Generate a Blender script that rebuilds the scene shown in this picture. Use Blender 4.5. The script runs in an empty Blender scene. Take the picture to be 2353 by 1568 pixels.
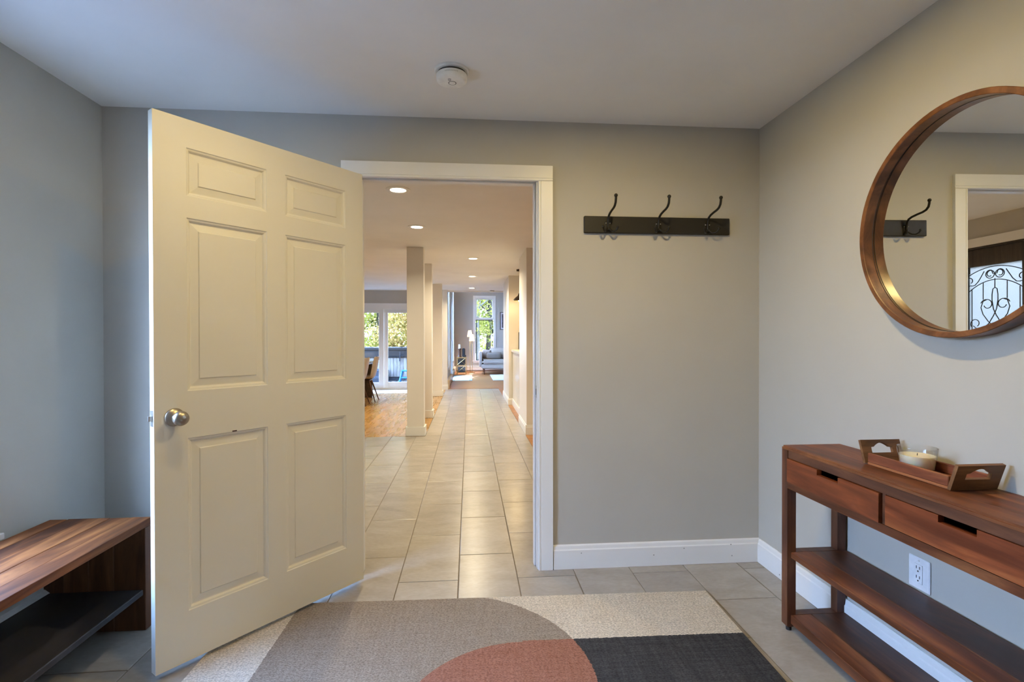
import bpy, bmesh, math, random
from mathutils import Vector, Matrix
random.seed(7)
D = bpy.data
scene = bpy.context.scene
COL = scene.collection

# ------------------------------------------------------------------ camera
FPX, YAW, PIT, SY, CAMH, ROLL = 1175.51, 0.08382, 0.00737, 1.92, 1.2423, 0.00136
cam = D.cameras.new('camera')
cam.sensor_width = 36.0
cam.lens = FPX * 36.0 / 2353.0
cam.shift_y = SY / 2353.0
cam.clip_start = 0.02
cam.clip_end = 300
camo = D.objects.new('camera', cam)
COL.objects.link(camo)
r_ = Vector((math.cos(YAW), -math.sin(YAW), 0)); h_ = Vector((math.sin(YAW), math.cos(YAW), 0)); z_ = Vector((0, 0, 1))
fw_ = h_ * math.cos(PIT) - z_ * math.sin(PIT); u_ = h_ * math.sin(PIT) + z_ * math.cos(PIT)
R_ = r_ * math.cos(ROLL) - u_ * math.sin(ROLL); U_ = r_ * math.sin(ROLL) + u_ * math.cos(ROLL)
m = Matrix((R_, U_, -fw_)).transposed().to_4x4()
m.translation = Vector((0, 0, CAMH))
camo.matrix_world = m
scene.camera = camo

# ------------------------------------------------------------------ world, sun, exposure
SKY_COL, SKY_STR = (0.26, 0.48, 1.0), 29.0
SUN_STR = 16.0
LAMP_K = 1.0
WARM, WARM_HALL = (1.0, 0.76, 0.30), (1.0, 0.86, 0.60)
world = D.worlds.new('sky'); scene.world = world
world.use_nodes = True
nt = world.node_tree
bg = nt.nodes['Background']
tc = nt.nodes.new('ShaderNodeTexCoord'); sp = nt.nodes.new('ShaderNodeSeparateXYZ'); cr = nt.nodes.new('ShaderNodeValToRGB')
nt.links.new(tc.outputs['Generated'], sp.inputs[0]); nt.links.new(sp.outputs['Z'], cr.inputs['Fac'])
cr.color_ramp.elements[0].position = 0.0; cr.color_ramp.elements[0].color = (0.50, 0.68, 1.0, 1)
cr.color_ramp.elements[1].position = 0.8; cr.color_ramp.elements[1].color = (*SKY_COL, 1)
nt.links.new(cr.outputs['Color'], bg.inputs['Color'])
bg.inputs['Strength'].default_value = SKY_STR
sun = D.lights.new('sun', 'SUN'); sun.energy = SUN_STR; sun.angle = math.radians(0.6); sun.color = (1.0, 0.93, 0.82)
suno = D.objects.new('sun', sun); COL.objects.link(suno)
el = math.radians(33)
sd = Vector((-0.22 * math.cos(el), -0.975 * math.cos(el), -math.sin(el)))
suno.rotation_euler = sd.to_track_quat('-Z', 'Y').to_euler(); suno.location = (-10, 30, 30)
scene.view_settings.view_transform = 'Standard'
scene.view_settings.look = 'None'
scene.view_settings.gamma = 1.0
scene.view_settings.use_curve_mapping = False
scene.view_settings.exposure = 0.5

# ------------------------------------------------------------------ helpers
MATS = {}
def nmat(name):
    mt = D.materials.new(name); mt.use_nodes = True
    MATS[name] = mt
    return mt, mt.node_tree, mt.node_tree.nodes['Principled BSDF']
def node(t, typ, **kw):
    n = t.nodes.new(typ)
    for k, v in kw.items(): setattr(n, k, v)
    return n
def coords(t, scale=(1, 1, 1), rnd=True):
    c = node(t, 'ShaderNodeTexCoord'); mp = node(t, 'ShaderNodeMapping'); mp.inputs['Scale'].default_value = scale
    if rnd:
        oi = node(t, 'ShaderNodeObjectInfo'); vm = node(t, 'ShaderNodeVectorMath', operation='SCALE')
        cb = node(t, 'ShaderNodeCombineXYZ')
        for i in range(3): t.links.new(oi.outputs['Random'], cb.inputs[i])
        vm.inputs['Scale'].default_value = 17.3
        t.links.new(cb.outputs[0], vm.inputs[0])
        ad = node(t, 'ShaderNodeVectorMath', operation='ADD')
        t.links.new(c.outputs['Object'], ad.inputs[0]); t.links.new(vm.outputs[0], ad.inputs[1])
        t.links.new(ad.outputs[0], mp.inputs['Vector'])
    else:
        t.links.new(c.outputs['Object'], mp.inputs['Vector'])
    return mp.outputs['Vector']
def noise(t, vec, scale, detail=4, rough=.55, dist=0):
    n = node(t, 'ShaderNodeTexNoise'); n.inputs['Scale'].default_value = scale; n.inputs['Detail'].default_value = detail
    n.inputs['Roughness'].default_value = rough; n.inputs['Distortion'].default_value = dist
    t.links.new(vec, n.inputs['Vector']); return n.outputs['Fac']
def ramp(t, fac, stops):
    r = node(t, 'ShaderNodeValToRGB'); e = r.color_ramp.elements
    while len(e) < len(stops): e.new(.5)
    for i, (p, c) in enumerate(stops): e[i].position = p; e[i].color = (*c, 1)
    t.links.new(fac, r.inputs['Fac']); return r.outputs['Color']
def bump(t, b, fac, strength, dist=.002):
    n = node(t, 'ShaderNodeBump'); n.inputs['Strength'].default_value = strength; n.inputs['Distance'].default_value = dist
    t.links.new(fac, n.inputs['Height']); t.links.new(n.outputs['Normal'], b.inputs['Normal'])
def mixc(t, fac, a, b, typ='MIX'):
    n = node(t, 'ShaderNodeMix', data_type='RGBA', blend_type=typ)
    for s, v in ((0, fac), (6, a), (7, b)):
        if isinstance(v, (int, float)): n.inputs[s].default_value = v
        elif isinstance(v, tuple): n.inputs[s].default_value = (*v, 1)
        else: t.links.new(v, n.inputs[s])
    return n.outputs[2]
def math_(t, op, a, b=None):
    n = node(t, 'ShaderNodeMath', operation=op)
    for i, v in enumerate((a, b)):
        if v is None: continue
        if isinstance(v, (int, float)): n.inputs[i].default_value = v
        else: t.links.new(v, n.inputs[i])
    return n.outputs[0]
def paint(name, col, rough=.55, var=.03, bumps=.05, spec=.4):
    mt, t, b = nmat(name)
    v = coords(t, rnd=False); f = noise(t, v, 2.2, 5)
    d = tuple(c * (1 - var) for c in col); l = tuple(min(1, c * (1 + var)) for c in col)
    t.links.new(ramp(t, f, [(.3, d), (.7, l)]), b.inputs['Base Color'])
    b.inputs['Roughness'].default_value = rough; b.inputs['Specular IOR Level'].default_value = spec
    bump(t, b, noise(t, v, 260, 3), bumps, .001)
    return mt
def wood(name, dark, mid, light, scale=(9, 1.1, 9), rough=.42, fine=70, spec=.4, ring=0.0, coat=0.0, tv=.2, fm=.55, bs=.08, ds=1.2):
    """grain runs along the local axis that has the smallest scale"""
    mt, t, b = nmat(name)
    v = coords(t, scale)
    f = noise(t, v, 1.6, 6, .6, ds)
    col = ramp(t, f, [(.34, dark), (.5, mid), (.66, light)])
    k = fine / 9.0
    v2 = coords(t, tuple(s * k for s in scale))
    g = noise(t, v2, 1.0, 3, .6)
    col = mixc(t, fm, col, ramp(t, g, [(.3, (.55, .55, .55)), (.65, (1, 1, 1))]), 'MULTIPLY')
    oi = node(t, 'ShaderNodeObjectInfo')
    tone = ramp(t, oi.outputs['Random'], [(0, (1-tv, 1-tv*1.05, 1-tv*1.1)), (1, (1+tv*.7, 1+tv*.6, 1+tv*.5))])
    col = mixc(t, 1.0, col, tone, 'MULTIPLY')
    t.links.new(col, b.inputs['Base Color'])
    rr = node(t, 'ShaderNodeMapRange'); rr.inputs['To Min'].default_value = rough - .08; rr.inputs['To Max'].default_value = rough + .12
    t.links.new(f, rr.inputs['Value']); t.links.new(rr.outputs[0], b.inputs['Roughness'])
    b.inputs['Specular IOR Level'].default_value = spec; b.inputs['Coat Weight'].default_value = coat
    bump(t, b, g, bs, .001)
    return mt
def plain(name, col, rough=.5, metal=0.0, spec=.5, noise_amt=.06, nscale=30):
    mt, t, b = nmat(name)
    v = coords(t, rnd=False); f = noise(t, v, nscale, 3)
    t.links.new(ramp(t, f, [(.3, tuple(c * (1 - noise_amt) for c in col)), (.7, tuple(min(1, c * (1 + noise_amt)) for c in col))]), b.inputs['Base Color'])
    b.inputs['Roughness'].default_value = rough; b.inputs['Metallic'].default_value = metal; b.inputs['Specular IOR Level'].default_value = spec
    return mt
def fabric(name, col, scale=420, var=.25):
    mt, t, b = nmat(name)
    v = coords(t, rnd=False); f = noise(t, v, scale, 3, .7)
    t.links.new(ramp(t, f, [(.3, tuple(c * (1 - var) for c in col)), (.7, tuple(min(1, c * (1 + var)) for c in col))]), b.inputs['Base Color'])
    b.inputs['Roughness'].default_value = .95; b.inputs['Specular IOR Level'].default_value = .1
    bump(t, b, f, .4, .003)
    return mt
def emit(name, col, strength):
    mt, t, b = nmat(name)
    b.inputs['Base Color'].default_value = (*col, 1)
    b.inputs['Emission Color'].default_value = (*col, 1); b.inputs['Emission Strength'].default_value = strength
    return mt
def glass_pane(name, gloss=.06):
    mt, t, b = nmat(name)
    tr = node(t, 'ShaderNodeBsdfTransparent'); gl = node(t, 'ShaderNodeBsdfGlossy'); gl.inputs['Roughness'].default_value = .02
    mx = node(t, 'ShaderNodeMixShader'); mx.inputs['Fac'].default_value = gloss
    t.links.new(tr.outputs[0], mx.inputs[1]); t.links.new(gl.outputs[0], mx.inputs[2])
    t.links.new(mx.outputs[0], t.nodes['Material Output'].inputs['Surface'])
    return mt

# ---- mesh helpers
def box(bm, x0, x1, y0, y1, z0, z1):
    vs = [bm.verts.new(p) for p in ((x0,y0,z0),(x1,y0,z0),(x1,y1,z0),(x0,y1,z0),(x0,y0,z1),(x1,y0,z1),(x1,y1,z1),(x0,y1,z1))]
    fs = [bm.faces.new([vs[i] for i in f]) for f in ((0,3,2,1),(4,5,6,7),(0,1,5,4),(1,2,6,5),(2,3,7,6),(3,0,4,7))]
    return vs
def B(*boxes, bevel=0, seg=1):
    bm = bmesh.new()
    for b in boxes: box(bm, *b)
    if bevel: bmesh.ops.bevel(bm, geom=bm.edges[:], offset=bevel, segments=seg, affect='EDGES', clamp_overlap=True)
    return bm
def tube(bm, pts, rad, n=8, caps=True):
    pts = [Vector(p) for p in pts]; rads = rad if isinstance(rad, (list, tuple)) else [rad] * len(pts)
    rings = []; prev = None
    for i, p in enumerate(pts):
        d = (pts[min(i+1, len(pts)-1)] - pts[max(i-1, 0)]).normalized()
        if prev is None:
            a = Vector((0,0,1)) if abs(d.z) < .9 else Vector((1,0,0)); s = d.cross(a).normalized()
        else:
            s = (prev - d * prev.dot(d)).normalized()
        prev = s; q = d.cross(s)
        rings.append([bm.verts.new(p + (s * math.cos(2*math.pi*k/n) + q * math.sin(2*math.pi*k/n)) * rads[i]) for k in range(n)])
    for a, b in zip(rings, rings[1:]):
        for k in range(n): bm.faces.new((a[k], a[(k+1) % n], b[(k+1) % n], b[k]))
    if caps: bm.faces.new(rings[0][::-1]); bm.faces.new(rings[-1])
def T(pts, rad, n=8):
    bm = bmesh.new(); tube(bm, pts, rad, n); return bm
def lathe(profile, n=32, axis='Z', bm=None, close=False):
    """profile: list of (r, h)"""
    bm = bm or bmesh.new(); rings = []
    for r, h in profile:
        if r < 1e-6: rings.append([bm.verts.new((0, 0, h))])
        else: rings.append([bm.verts.new((r*math.cos(2*math.pi*k/n), r*math.sin(2*math.pi*k/n), h)) for k in range(n)])
    prs = list(zip(rings, rings[1:])) + ([(rings[-1], rings[0])] if close else [])
    for a, b in prs:
        for k in range(n):
            if len(a) == 1 and len(b) == 1: continue
            if len(a) == 1: bm.faces.new((a[0], b[k], b[(k+1) % n]))
            elif len(b) == 1: bm.faces.new((a[k], b[0], a[(k+1) % n]))
            else: bm.faces.new((a[k], b[k], b[(k+1) % n], a[(k+1) % n]))
    bmesh.ops.recalc_face_normals(bm, faces=bm.faces[:])
    if axis == 'Y': bmesh.ops.rotate(bm, verts=bm.verts[:], cent=(0,0,0), matrix=Matrix.Rotation(math.radians(90), 3, 'X'))
    if axis == 'X': bmesh.ops.rotate(bm, verts=bm.verts[:], cent=(0,0,0), matrix=Matrix.Rotation(math.radians(-90), 3, 'Y'))
    return bm
def prism(outline, d0, d1, plane='XZ'):
    """extrude a 2D outline (list of (a,b)) between d0 and d1 along the missing axis"""
    bm = bmesh.new()
    def P(a, b, d): return {'XZ': (a, d, b), 'XY': (a, b, d), 'YZ': (d, a, b)}[plane]
    lo = [bm.verts.new(P(a, b, d0)) for a, b in outline]; hi = [bm.verts.new(P(a, b, d1)) for a, b in outline]
    n = len(outline)
    bm.faces.new(lo[::-1]); bm.faces.new(hi)
    for i in range(n): bm.faces.new((lo[i], lo[(i+1) % n], hi[(i+1) % n], hi[i]))
    bmesh.ops.recalc_face_normals(bm, faces=bm.faces[:])
    return bm
def mesh(bm, mat, smooth=None):
    me = D.meshes.new('m'); bmesh.ops.recalc_face_normals(bm, faces=bm.faces[:]); bm.to_mesh(me); bm.free()
    me.materials.append(MATS[mat] if isinstance(mat, str) else mat)
    if smooth is not None:
        for p in me.polygons: p.use_smooth = True
        try: me.set_sharp_from_angle(angle=math.radians(smooth))
        except Exception: pass
    return me
def put(name, me, parent=None, loc=(0, 0, 0), rz=0, label=None, cat=None, group=None, kind=None, rot=None):
    o = D.objects.new(name, me); COL.objects.link(o); o.location = loc
    o.rotation_euler = rot if rot else (0, 0, rz)
    if parent: o.parent = parent
    if label: o['label'] = label
    if cat and not parent: o['category'] = cat
    if group: o['group'] = group
    if kind: o['kind'] = kind
    return o
def obj(name, bm, mat, parent=None, smooth=None, **kw): return put(name, mesh(bm, mat, smooth), parent, **kw)
def thing(name, label, cat, loc=(0, 0, 0), rz=0, group=None, kind=None): return put(name, None, None, loc, rz, label, cat, group, kind)
def struct(name, bm, mat, label, cat='wall', smooth=None): return obj(name, bm, mat, None, smooth, label=label, cat=cat, kind='structure')
def dup(root, loc, rz=None, label=None):
    r = root.copy(); COL.objects.link(r); r.location = loc
    if rz is not None: r.rotation_euler = (0, 0, rz)
    if label: r['label'] = label
    for ch in list(root.children):
        c = ch.copy(); COL.objects.link(c); c.parent = r
        for g in list(ch.children):
            d = g.copy(); COL.objects.link(d); d.parent = c
    return r

# ------------------------------------------------------------------ materials
paint('wall_paint', (.49, .465, .41), .6)
paint('wall_cool', (.45, .435, .40), .6)
paint('ceiling_paint', (.86, .845, .81), .8, bumps=.03)
paint('trim_white', (.80, .79, .76), .35, .015, .02)
paint('door_white', (.76, .72, .62), .38, .02, .04)
paint('column_paint', (.78, .74, .68), .35, .015, .02)
paint('outer_wall', (.5, .5, .48), .8)
mt, t, b = nmat('tile')
v = coords(t, (1.4, 2.6, 1)); f = noise(t, v, 2.4, 7, .62, .8); f2 = noise(t, v, 26, 4, .6)
c1 = ramp(t, f, [(.25, (.30, .265, .225)), (.75, (.41, .37, .32))])
c2 = mixc(t, .35, c1, ramp(t, f2, [(.35, (.8, .8, .8)), (.65, (1.05, 1.05, 1.05))]), 'MULTIPLY')
oi = node(t, 'ShaderNodeObjectInfo')
c3 = mixc(t, 1.0, c2, ramp(t, oi.outputs['Random'], [(0, (.93, .93, .94)), (1, (1.05, 1.05, 1.04))]), 'MULTIPLY')
t.links.new(c3, b.inputs['Base Color']); b.inputs['Roughness'].default_value = .26; b.inputs['Specular IOR Level'].default_value = .5
bump(t, b, f2, .06, .001)
plain('grout', (.19, .155, .115), .9)
wood('oak_floor', (.33, .175, .045), (.39, .21, .058), (.44, .245, .075), (9, 1.0, 9), .26, 70, .5, tv=.12, fm=.2, bs=.01, ds=.2)
mt, t, b = nmat('oak_floor_far')
v = coords(t, (1, 1, 1), False)
br = node(t, 'ShaderNodeTexBrick'); br.offset = .37
br.inputs['Scale'].default_value = 1.0; br.inputs['Brick Width'].default_value = 1.1; br.inputs['Row Height'].default_value = .083
br.inputs['Mortar Size'].default_value = .0012; br.inputs['Color1'].default_value = (.32, .125, .03, 1); br.inputs['Color2'].default_value = (.44, .19, .052, 1)
br.inputs['Mortar'].default_value = (.12, .06, .02, 1)
t.links.new(v, br.inputs['Vector'])
g = noise(t, coords(t, (1.2, 24, 1), False), 4, 5)
t.links.new(mixc(t, .5, br.outputs['Color'], ramp(t, g, [(.3, (.65, .62, .6)), (.7, (1.1, 1.1, 1.1))]), 'MULTIPLY'), b.inputs['Base Color'])
b.inputs['Roughness'].default_value = .36
wood('acacia', (.085, .026, .010), (.165, .054, .021), (.29, .115, .043), (7, 1.0, 7), .42, 60, .3)
wood('acacia_red', (.14, .032, .010), (.27, .070, .021), (.40, .13, .040), (7, 1.0, 7), .42, 60, .35)
wood('acacia_x', (.085, .026, .010), (.165, .054, .021), (.29, .115, .043), (1.0, 7, 7), .38, 60, .45)
wood('acacia_z', (.075, .026, .013), (.135, .048, .022), (.21, .085, .036), (7, 7, 1.0), .42, 60, .4)
wood('acacia_dark', (.055, .022, .012), (.105, .040, .020), (.18, .075, .035), (7, 1.0, 7), .42, 60, .4)
wood('bench_wood', (.050, .016, .006), (.150, .049, .014), (.27, .10, .028), (6, .8, 6), .58, 60, .2, tv=.35)
wood('bench_panel', (.07, .030, .014), (.14, .058, .024), (.21, .095, .04), (6, 6, .9), .5, 60, .35)
wood('slate_shelf', (.020, .019, .020), (.032, .030, .031), (.055, .050, .05), (3, 1.2, 3), .45, 40, .4)
wood('mirror_wood', (.085, .030, .008), (.16, .060, .018), (.25, .10, .034), (5, 5, 5), .30, 60, .5)
wood('tray_wood', (.16, .045, .022), (.27, .085, .038), (.38, .15, .06), (9, 1.2, 9), .4, 60, .4)
wood('tray_end_wood', (.10, .045, .018), (.19, .09, .035), (.27, .13, .05), (1.2, 9, 9), .45, 60, .4)
wood('walnut_leg', (.05, .02, .01), (.10, .04, .02), (.16, .07, .03), (9, 9, 1), .4, 60, .4)
wood('dark_table', (.04, .025, .015), (.08, .05, .03), (.12, .075, .045), (9, 1, 9), .4, 60, .4)
plain('black_iron', (.016, .014, .012), .48, .3)
plain('black_board', (.022, .019, .015), .5, 0, .35)
mt, t, b = nmat('brushed_nickel')
v = coords(t, (1, 1, 60), False); b.inputs['Base Color'].default_value = (.40, .35, .28, 1); b.inputs['Metallic'].default_value = 1; b.inputs['Roughness'].default_value = .36
bump(t, b, noise(t, v, 30, 3), .05, .0005)
plain('latch_metal', (.62, .60, .56), .35, 1)
plain('detector_white', (.86, .85, .80), .45)
plain('detector_gap', (.05, .045, .04), .7)
plain('plastic_white', (.80, .80, .80), .35)
plain('slot_dark', (.02, .02, .02), .6)
plain('print_grey', (.36, .35, .32), .6)
mt, t, b = nmat('mirror_glass')
b.inputs['Base Color'].default_value = (.90, .91, .88, 1); b.inputs['Metallic'].default_value = 1; b.inputs['Roughness'].default_value = .0
mt, t, b = nmat('wax')
v = coords(t, rnd=False)
t.links.new(ramp(t, noise(t, v, 40, 3), [(.3, (.86, .74, .52)), (.7, (.92, .82, .62))]), b.inputs['Base Color'])
b.inputs['Roughness'].default_value = .55; b.inputs['Subsurface Weight'].default_value = .8; b.inputs['Subsurface Radius'].default_value = (1, .7, .4); b.inputs['Subsurface Scale'].default_value = .03
mt, t, b = nmat('clear_glass')
tr_n = node(t, 'ShaderNodeBsdfTransparent'); tr_n.inputs[0].default_value = (.985, .99, .985, 1); gl = node(t, 'ShaderNodeBsdfGlossy'); gl.inputs['Roughness'].default_value = .03
lw_n = node(t, 'ShaderNodeLayerWeight'); lw_n.inputs['Blend'].default_value = .25; mx = node(t, 'ShaderNodeMixShader')
t.links.new(lw_n.outputs['Facing'], mx.inputs['Fac']); t.links.new(tr_n.outputs[0], mx.inputs[1]); t.links.new(gl.outputs[0], mx.inputs[2]); t.links.new(mx.outputs[0], t.nodes['Material Output'].inputs['Surface'])
glass_pane('window_glass')
mt, t, b = nmat('obscure_glass')
tl = node(t, 'ShaderNodeBsdfTranslucent'); tl.inputs['Color'].default_value = (.34, .31, .27, 1)
gl = node(t, 'ShaderNodeBsdfGlossy'); gl.inputs['Roughness'].default_value = .15
mx = node(t, 'ShaderNodeMixShader'); mx.inputs['Fac'].default_value = .05
vv = node(t, 'ShaderNodeTexVoronoi'); vv.inputs['Scale'].default_value = 160
t.links.new(coords(t, rnd=False), vv.inputs['Vector'])
bn = node(t, 'ShaderNodeBump'); bn.inputs['Strength'].default_value = .5; bn.inputs['Distance'].default_value = .003
t.links.new(vv.outputs['Distance'], bn.inputs['Height']); t.links.new(bn.outputs[0], gl.inputs['Normal']); t.links.new(bn.outputs[0], tl.inputs['Normal'])
t.links.new(tl.outputs[0], mx.inputs[1]); t.links.new(gl.outputs[0], mx.inputs[2]); t.links.new(mx.outputs[0], t.nodes['Material Output'].inputs['Surface'])
wood('front_door_brown', (.018, .012, .010), (.030, .020, .016), (.045, .03, .024), (9, 9, 1), .45, 60, .4)
fabric('sofa_fabric', (.40, .35, .30), 200)
fabric('cushion_fabric', (.25, .22, .19), 200)
fabric('cushion_pale', (.40, .33, .28), 200)
fabric('sun_patch_white', (.62, .63, .63), 120, .06)  # white of the sun patches laid on the living room floor
fabric('sun_patch_grey', (.42, .45, .45), 120, .08)
plain('chair_shell', (.34, .26, .18), .45)
plain('heater_white', (.72, .70, .66), .4)
plain('heater_beige', (.55, .42, .27), .5)
plain('gold_metal', (.50, .36, .14), .35, 1)
plain('matte_black', (.015, .015, .018), .4)
plain('candle_white', (.75, .77, .72), .5)
plain('basket_grey', (.05, .045, .04), .8)
plain('basket_blue', (.15, .16, .16), .8)
plain('picture_frame', (.012, .012, .016), .35)
plain('picture_mat', (.62, .62, .68), .7)
mt, t, b = nmat('picture_print')
v = coords(t, rnd=False)
t.links.new(ramp(t, noise(t, v, 9, 6, .7), [(.35, (.012, .012, .02)), (.6, (.09, .09, .13)), (.75, (.35, .34, .42))]), b.inputs['Base Color'])
plain('counter_stone', (.72, .68, .60), .25)
paint('kitchen_panel', (.74, .70, .62), .22, .01, .01)
plain('pendant_brown', (.055, .030, .018), .4, .3)
emit('lens_warm', (1.0, .86, .66), 14.0 * LAMP_K)
mt, t, b = nmat('shade_fabric')
tl = node(t, 'ShaderNodeBsdfTranslucent'); tl.inputs['Color'].default_value = (.92, .86, .74, 1)
df = node(t, 'ShaderNodeBsdfDiffuse'); df.inputs['Color'].default_value = (.85, .80, .70, 1)
mx = node(t, 'ShaderNodeMixShader'); mx.inputs['Fac'].default_value = .65
t.links.new(df.outputs[0], mx.inputs[1]); t.links.new(tl.outputs[0], mx.inputs[2]); t.links.new(mx.outputs[0], t.nodes['Material Output'].inputs['Surface'])
emit('bulb', (1, .82, .55), 10)
wood('tub_board', (.15, .13, .11), (.21, .185, .16), (.27, .24, .21), (9, 9, 1), .6, 60, .3)
plain('tub_cover', (.013, .012, .011), .8, 0, .2)
plain('tub_base', (.02, .022, .028), .6)
plain('step_plastic', (.018, .022, .03), .5)
plain('stool_blue', (.012, .14, .26), .4)
wood('deck_wood', (.09, .08, .07), (.14, .12, .105), (.18, .165, .145), (1, 9, 9), .8, 60, .3)
plain('lawn', (.05, .055, .02), .95, 0, .1, .5, 1.2)
plain('bounce_grey', (.13, .13, .13), .9, 0, .2, .15, 2)
plain('blocker_leaf', (.045, .07, .025), .9, 0, .1, .6, 6)
plain('bark_grey', (.12, .105, .08), .95, 0, .1, .35, 9)
plain('bark_dark', (.035, .03, .022), .95, 0, .1, .35, 9)
plain('dry_leaf', (.22, .14, .07), .8, 0, .2, .4, 40)
def leafmat(name, a, bcol, c):
    k_ = .56
    a, bcol, c = (tuple(x * k_ for x in q_) for q_ in (a, bcol, c))
    mt, t, bs = nmat(name)
    v = coords(t, rnd=True); f = noise(t, v, .9, 3, .6); f2 = noise(t, v, 6, 2)
    col = ramp(t, f, [(.3, a), (.5, bcol), (.68, c)])
    col = mixc(t, .6, col, ramp(t, f2, [(.3, (.5, .5, .5)), (.7, (1.2, 1.2, 1.2))]), 'MULTIPLY')
    df = node(t, 'ShaderNodeBsdfDiffuse'); tl = node(t, 'ShaderNodeBsdfTranslucent'); mx = node(t, 'ShaderNodeMixShader'); mx.inputs['Fac'].default_value = .55
    t.links.new(col, df.inputs[0]); t.links.new(col, tl.inputs[0]); t.links.new(df.outputs[0], mx.inputs[1]); t.links.new(tl.outputs[0], mx.inputs[2])
    t.links.new(mx.outputs[0], t.nodes['Material Output'].inputs['Surface'])
leafmat('leaf_green', (.17, .20, .045), (.50, .49, .09), (.80, .68, .17))
leafmat('leaf_yellow', (.27, .31, .06), (.60, .58, .12), (.95, .74, .22))
leafmat('leaf_orange', (.42, .36, .09), (.85, .56, .18), (1.0, .68, .30))

# rug: woven print in the pile (pattern is part of the rug)
mt, t, b = nmat('rug_pile')
tcn = node(t, 'ShaderNodeTexCoord'); sx = node(t, 'ShaderNodeSeparateXYZ'); t.links.new(tcn.outputs['Object'], sx.inputs[0])
wob = noise(t, coords(t, (1, 1, 1), False), 90, 2)
wb = math_(t, 'MULTIPLY', math_(t, 'SUBTRACT', wob, .5), .012)
X = math_(t, 'ADD', sx.outputs[0], wb); Y = math_(t, 'ADD', sx.outputs[1], wb)
def dist2(cx, cy):
    a = math_(t, 'SUBTRACT', X, cx); bb = math_(t, 'SUBTRACT', Y, cy)
    return math_(t, 'SQRT', math_(t, 'ADD', math_(t, 'MULTIPLY', a, a), math_(t, 'MULTIPLY', bb, bb)))
def AND(a, b2): return math_(t, 'MULTIPLY', a, b2)
def OR(a, b2): return math_(t, 'MAXIMUM', a, b2)
RUG = dict(bx=-.215, by=1.83, br=.63, lx=-.835, dy=2.063, tx=.165, ty=1.60, tr=.455)
big = AND(math_(t, 'GREATER_THAN', X, RUG['lx']), OR(math_(t, 'LESS_THAN', X, RUG['bx']), math_(t, 'LESS_THAN', dist2(RUG['bx'], RUG['by']), RUG['br'])))
low = math_(t, 'LESS_THAN', Y, RUG['dy'])
notbig = math_(t, 'SUBTRACT', 1.0, big)
darkm = AND(AND(low, notbig), math_(t, 'GREATER_THAN', X, 0.0))
ter = AND(AND(low, big), OR(math_(t, 'LESS_THAN', dist2(RUG['tx'], RUG['ty']), RUG['tr']), math_(t, 'GREATER_THAN', X, RUG['tx'])))
stx = noise(t, coords(t, (45, 3.5, 1), False), 1.5, 4, .6); sty = noise(t, coords(t, (3.5, 55, 1), False), 1.5, 4, .6)
st = math_(t, 'ADD', math_(t, 'MULTIPLY', stx, .5), math_(t, 'MULTIPLY', sty, .5))
cream = ramp(t, st, [(.35, (.62, .53, .41)), (.65, (.74, .65, .52))])
taupe = ramp(t, st, [(.35, (.30, .24, .18)), (.65, (.375, .305, .235))])
coal = ramp(t, st, [(.38, (.045, .044, .044)), (.64, (.085, .082, .080))])
terr = ramp(t, st, [(.35, (.31, .135, .085)), (.65, (.40, .185, .125))])
c = mixc(t, big, cream, taupe); c = mixc(t, darkm, c, coal); c = mixc(t, ter, c, terr)
tuft = noise(t, coords(t, (.75, 1.25, 1), False), 150, 4, .75)
c = mixc(t, .8, c, ramp(t, tuft, [(.36, (.48, .48, .48)), (.60, (1.2, 1.2, 1.2))]), 'MULTIPLY')
t.links.new(c, b.inputs['Base Color']); b.inputs['Roughness'].default_value = 1.0; b.inputs['Specular IOR Level'].default_value = .05
bump(t, b, tuft, 1.0, .006)

# ------------------------------------------------------------------ structure
YW, YB, XR, XL, ZC = 2.718, 2.850, 1.606, -1.820, 2.400
TXC, TW, TLN, TY0, TY1 = -0.0558, .3048, .6096, 2.9352, 2.6304

# --- tiled floor (entry + hall)
floor = struct('floor', B((XL, XR, -1.6, YB, -.15, -.0035), (XL, .72, YB, 6.545, -.15, -.0035), (-.555, .72, 6.545, 12.55, -.15, -.0035)), 'grout',
               'beige stone-look tile floor of the entry and hall', 'floor')
tcache = {}
def tile_mesh(w, l):
    k = (round(w, 4), round(l, 4))
    if k not in tcache:
        bm = bmesh.new(); e = .0022
        lo = [bm.verts.new(p) for p in ((0,0,-.0035),(w,0,-.0035),(w,l,-.0035),(0,l,-.0035))]
        mi = [bm.verts.new(p) for p in ((0,0,-.0012),(w,0,-.0012),(w,l,-.0012),(0,l,-.0012))]
        hi = [bm.verts.new(p) for p in ((e,e,0),(w-e,e,0),(w-e,l-e,0),(e,l-e,0))]
        bm.faces.new(hi)
        for a, b2 in ((lo, mi), (mi, hi)):
            for i in range(4): bm.faces.new((a[i], a[(i+1) % 4], b2[(i+1) % 4], b2[i]))
        tcache[k] = mesh(bm, 'tile')
    return tcache[k]
def flat_tile(rects):
    bm = bmesh.new()
    for (x0, x1, y0, y1) in rects: box(bm, x0, x1, y0, y1, -.0035, 0)
    return mesh(bm, 'tile')
ENTRY = (XL + .016, XR - .016, .55, YW - .016)
GAP = (-.574, .366, YW - .016, YB)
HALL1 = (XL, .72, YB, 6.545)
HALL2 = (-.555, .72, 6.545, 12.55)
def clip(c, r):
    q = (max(c[0], r[0]), min(c[1], r[1]), max(c[2], r[2]), min(c[3], r[3]))
    return q if q[1] - q[0] > .012 and q[3] - q[2] > .003 else None
G = .0023
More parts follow.
